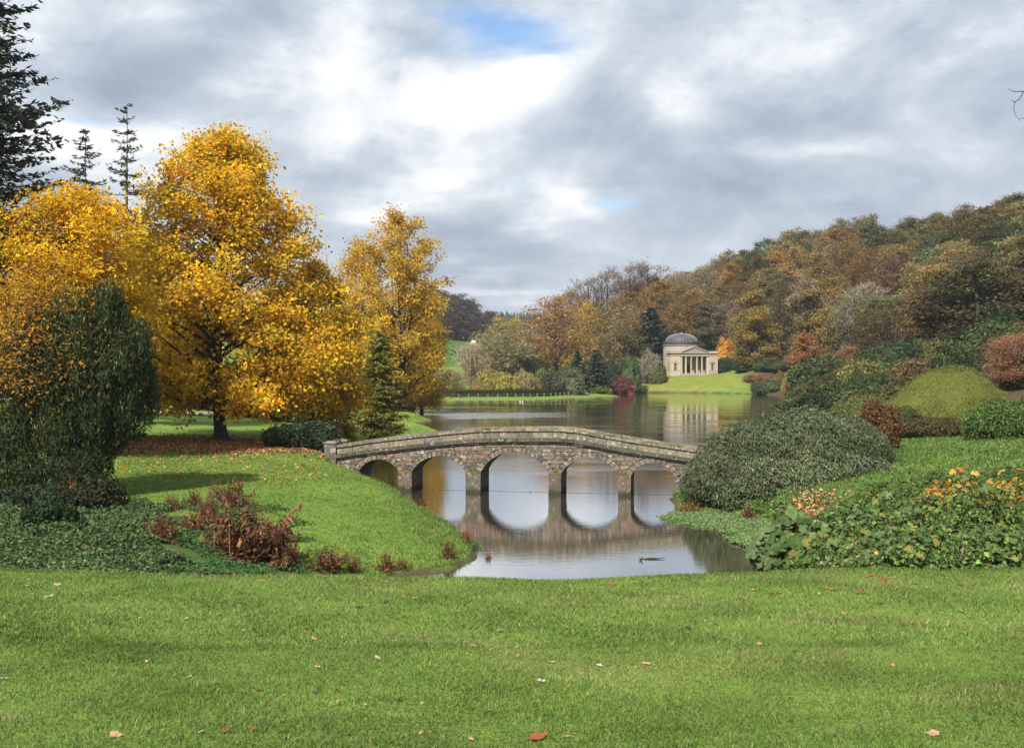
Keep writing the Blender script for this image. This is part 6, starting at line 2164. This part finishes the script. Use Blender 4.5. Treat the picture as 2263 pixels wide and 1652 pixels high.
A2 = [(280, 132, 'rust'), (665, 118, 'orange'), (430, 168, 'brown'), (650, 168, 'brown'), (1065, 183, 'yellow'), (1140, 200, 'orange'), (1180, 195, 'orange'), (1005, 243, 'rust'), (1118, 246, 'brown'), (830, 246, 'tan'), (1400, 178, 'orange'), (1435, 188, 'orange'), (1590, 118, 'rust'), (1640, 142, 'red'), (1625, 172, 'orange'), (1697, 172, 'rust'), (1780, 155, 'rust'),
      (1830, 180, 'brown'), (1890, 152, 'rust'), (1985, 162, 'dark'), (1955, 207, 'red'), (1815, 223, 'brown'), (1625, 243, 'dark'), (1540, 195, 'brown'), (1320, 250, 'brown'), (1465, 287, 'salmon'), (1240, 325, 'orange'), (1985, 282, 'brown'), (775, 355, 'dark'), (232, 348, 'tan'), (360, 342, 'pale'), (1130, 400, 'orange'), (1090, 425, 'salmon'), (170, 505, 'tan'), (385, 522, 'white'),
      (590, 515, 'salmon'), (125, 590, 'white'), (1335, 537, 'brown'), (1245, 457, 'dark'), (110, 842, 'rust'), (235, 842, 'tan'), (1230, 665, 'tan'), (2135, 480, 'brown'), (95, 132, 'dark'), (1860, 830, 'tan')]
WORD = {'pale': 'pale pinkish', 'white': 'whitish', 'tan': 'tan', 'orange': 'orange', 'yellow': 'yellow', 'brown': 'brown', 'dark': 'blackish', 'rust': 'rust red', 'salmon': 'salmon pink', 'red': 'deep red'}
g = np.random.default_rng(810)
for lst, kx, bx_, ky in ((A1, .5012, 0, .5012), (A2, .4988, 1134.2, .4988)):
    for cx_, cy_, c in lst:
        xd, yd = bx_ + kx * cx_, 1214 + ky * cy_
        # meet the lawn along the sight line
        Yq = np.linspace(4.6, 13.6, 400)
        f = CAMH - (yd - HYP) / FPX * Yq - hz(XD(xd, 1) * Yq, Yq)
        j = np.where(f < 0)[0]
        Yl = Yq[j[0]] if len(j) else 13.2
        x = XD(xd, 1) * Yl
        bigl = cy_ == 842 and c == 'rust'
        s = (.22 if bigl else g.uniform(.06, .105)) * (.95 if Yl > 10 else .62)
        place = 'near the lawn brow' if Yl > 9.2 else 'halfway down the lawn' if Yl > 6.6 else 'on the nearest lawn'
        side = 'at left' if xd < 620 else 'left of middle' if xd < 1131 else 'right of middle' if xd < 1700 else 'at right'
        tag_ = None
        o = link('fallen_leaf', LM[g.integers(4)], None, (x, Yl, h1(x, Yl) + .013), 0, LC[c])
        o.rotation_euler = (g.normal() * .14 + .05, g.normal() * .14, g.random() * 6.28)
        o.scale = (s, s, s)
        tag(o, f'{"largest ragged " if bigl else ""}{WORD[c]} fallen leaf {place}, {side}', 'leaf', 'fallen leaves on the lawn')

# ------------------------------------------------------------------ bare branch hanging in at the upper right from a tree beyond the view
geo = Geo()
x0, y0 = 19.5, 31.0
zg = h1(x0, y0)
tw = thing('bare_tree', 'bare tree reaching one thin hooked twig into the sky at the right', 'tree', (x0, y0, zg))
geo.add(*tube([(0, 0, -.3), (.1, 0, 4), (-.1, .1, 8), (.1, 0, 13)], [.3, .24, .17, .06], 9))
geo.add(*tube([(-.05, .05, 8.5), (-1.6, 0, 11.0), (-3.4, 0, 12.2), (-4.6, 0, 12.2)], [.1, .07, .04, .02], 6))
link('trunk', geo.mesh('trunk', M_BARK, True), tw, color=GREYB)
geo = Geo()


def loc_(xd, yd):
    q = W_(xd, yd, y0)
    return np.array([q[0] - x0, 0, q[2] - zg])


for pl_ in ([(2290, 190), (2262, 202), (2240, 203), (2228, 196)], [(2262, 203), (2254, 218), (2243, 226), (2240, 240), (2244, 255), (2256, 268)], [(2243, 226), (2236, 222)], [(2272, 199), (2280, 240), (2262, 262), (2250, 262)]):
    pp = np.array([loc_(*q) for q in pl_])
    geo.add(*tube(pp, np.linspace(.022, .006, len(pp)), 4), (1, 1, 1))
link('twig', geo.mesh('twig', M_BARK), tw, color=(.10, .09, .09))

tell_apart()
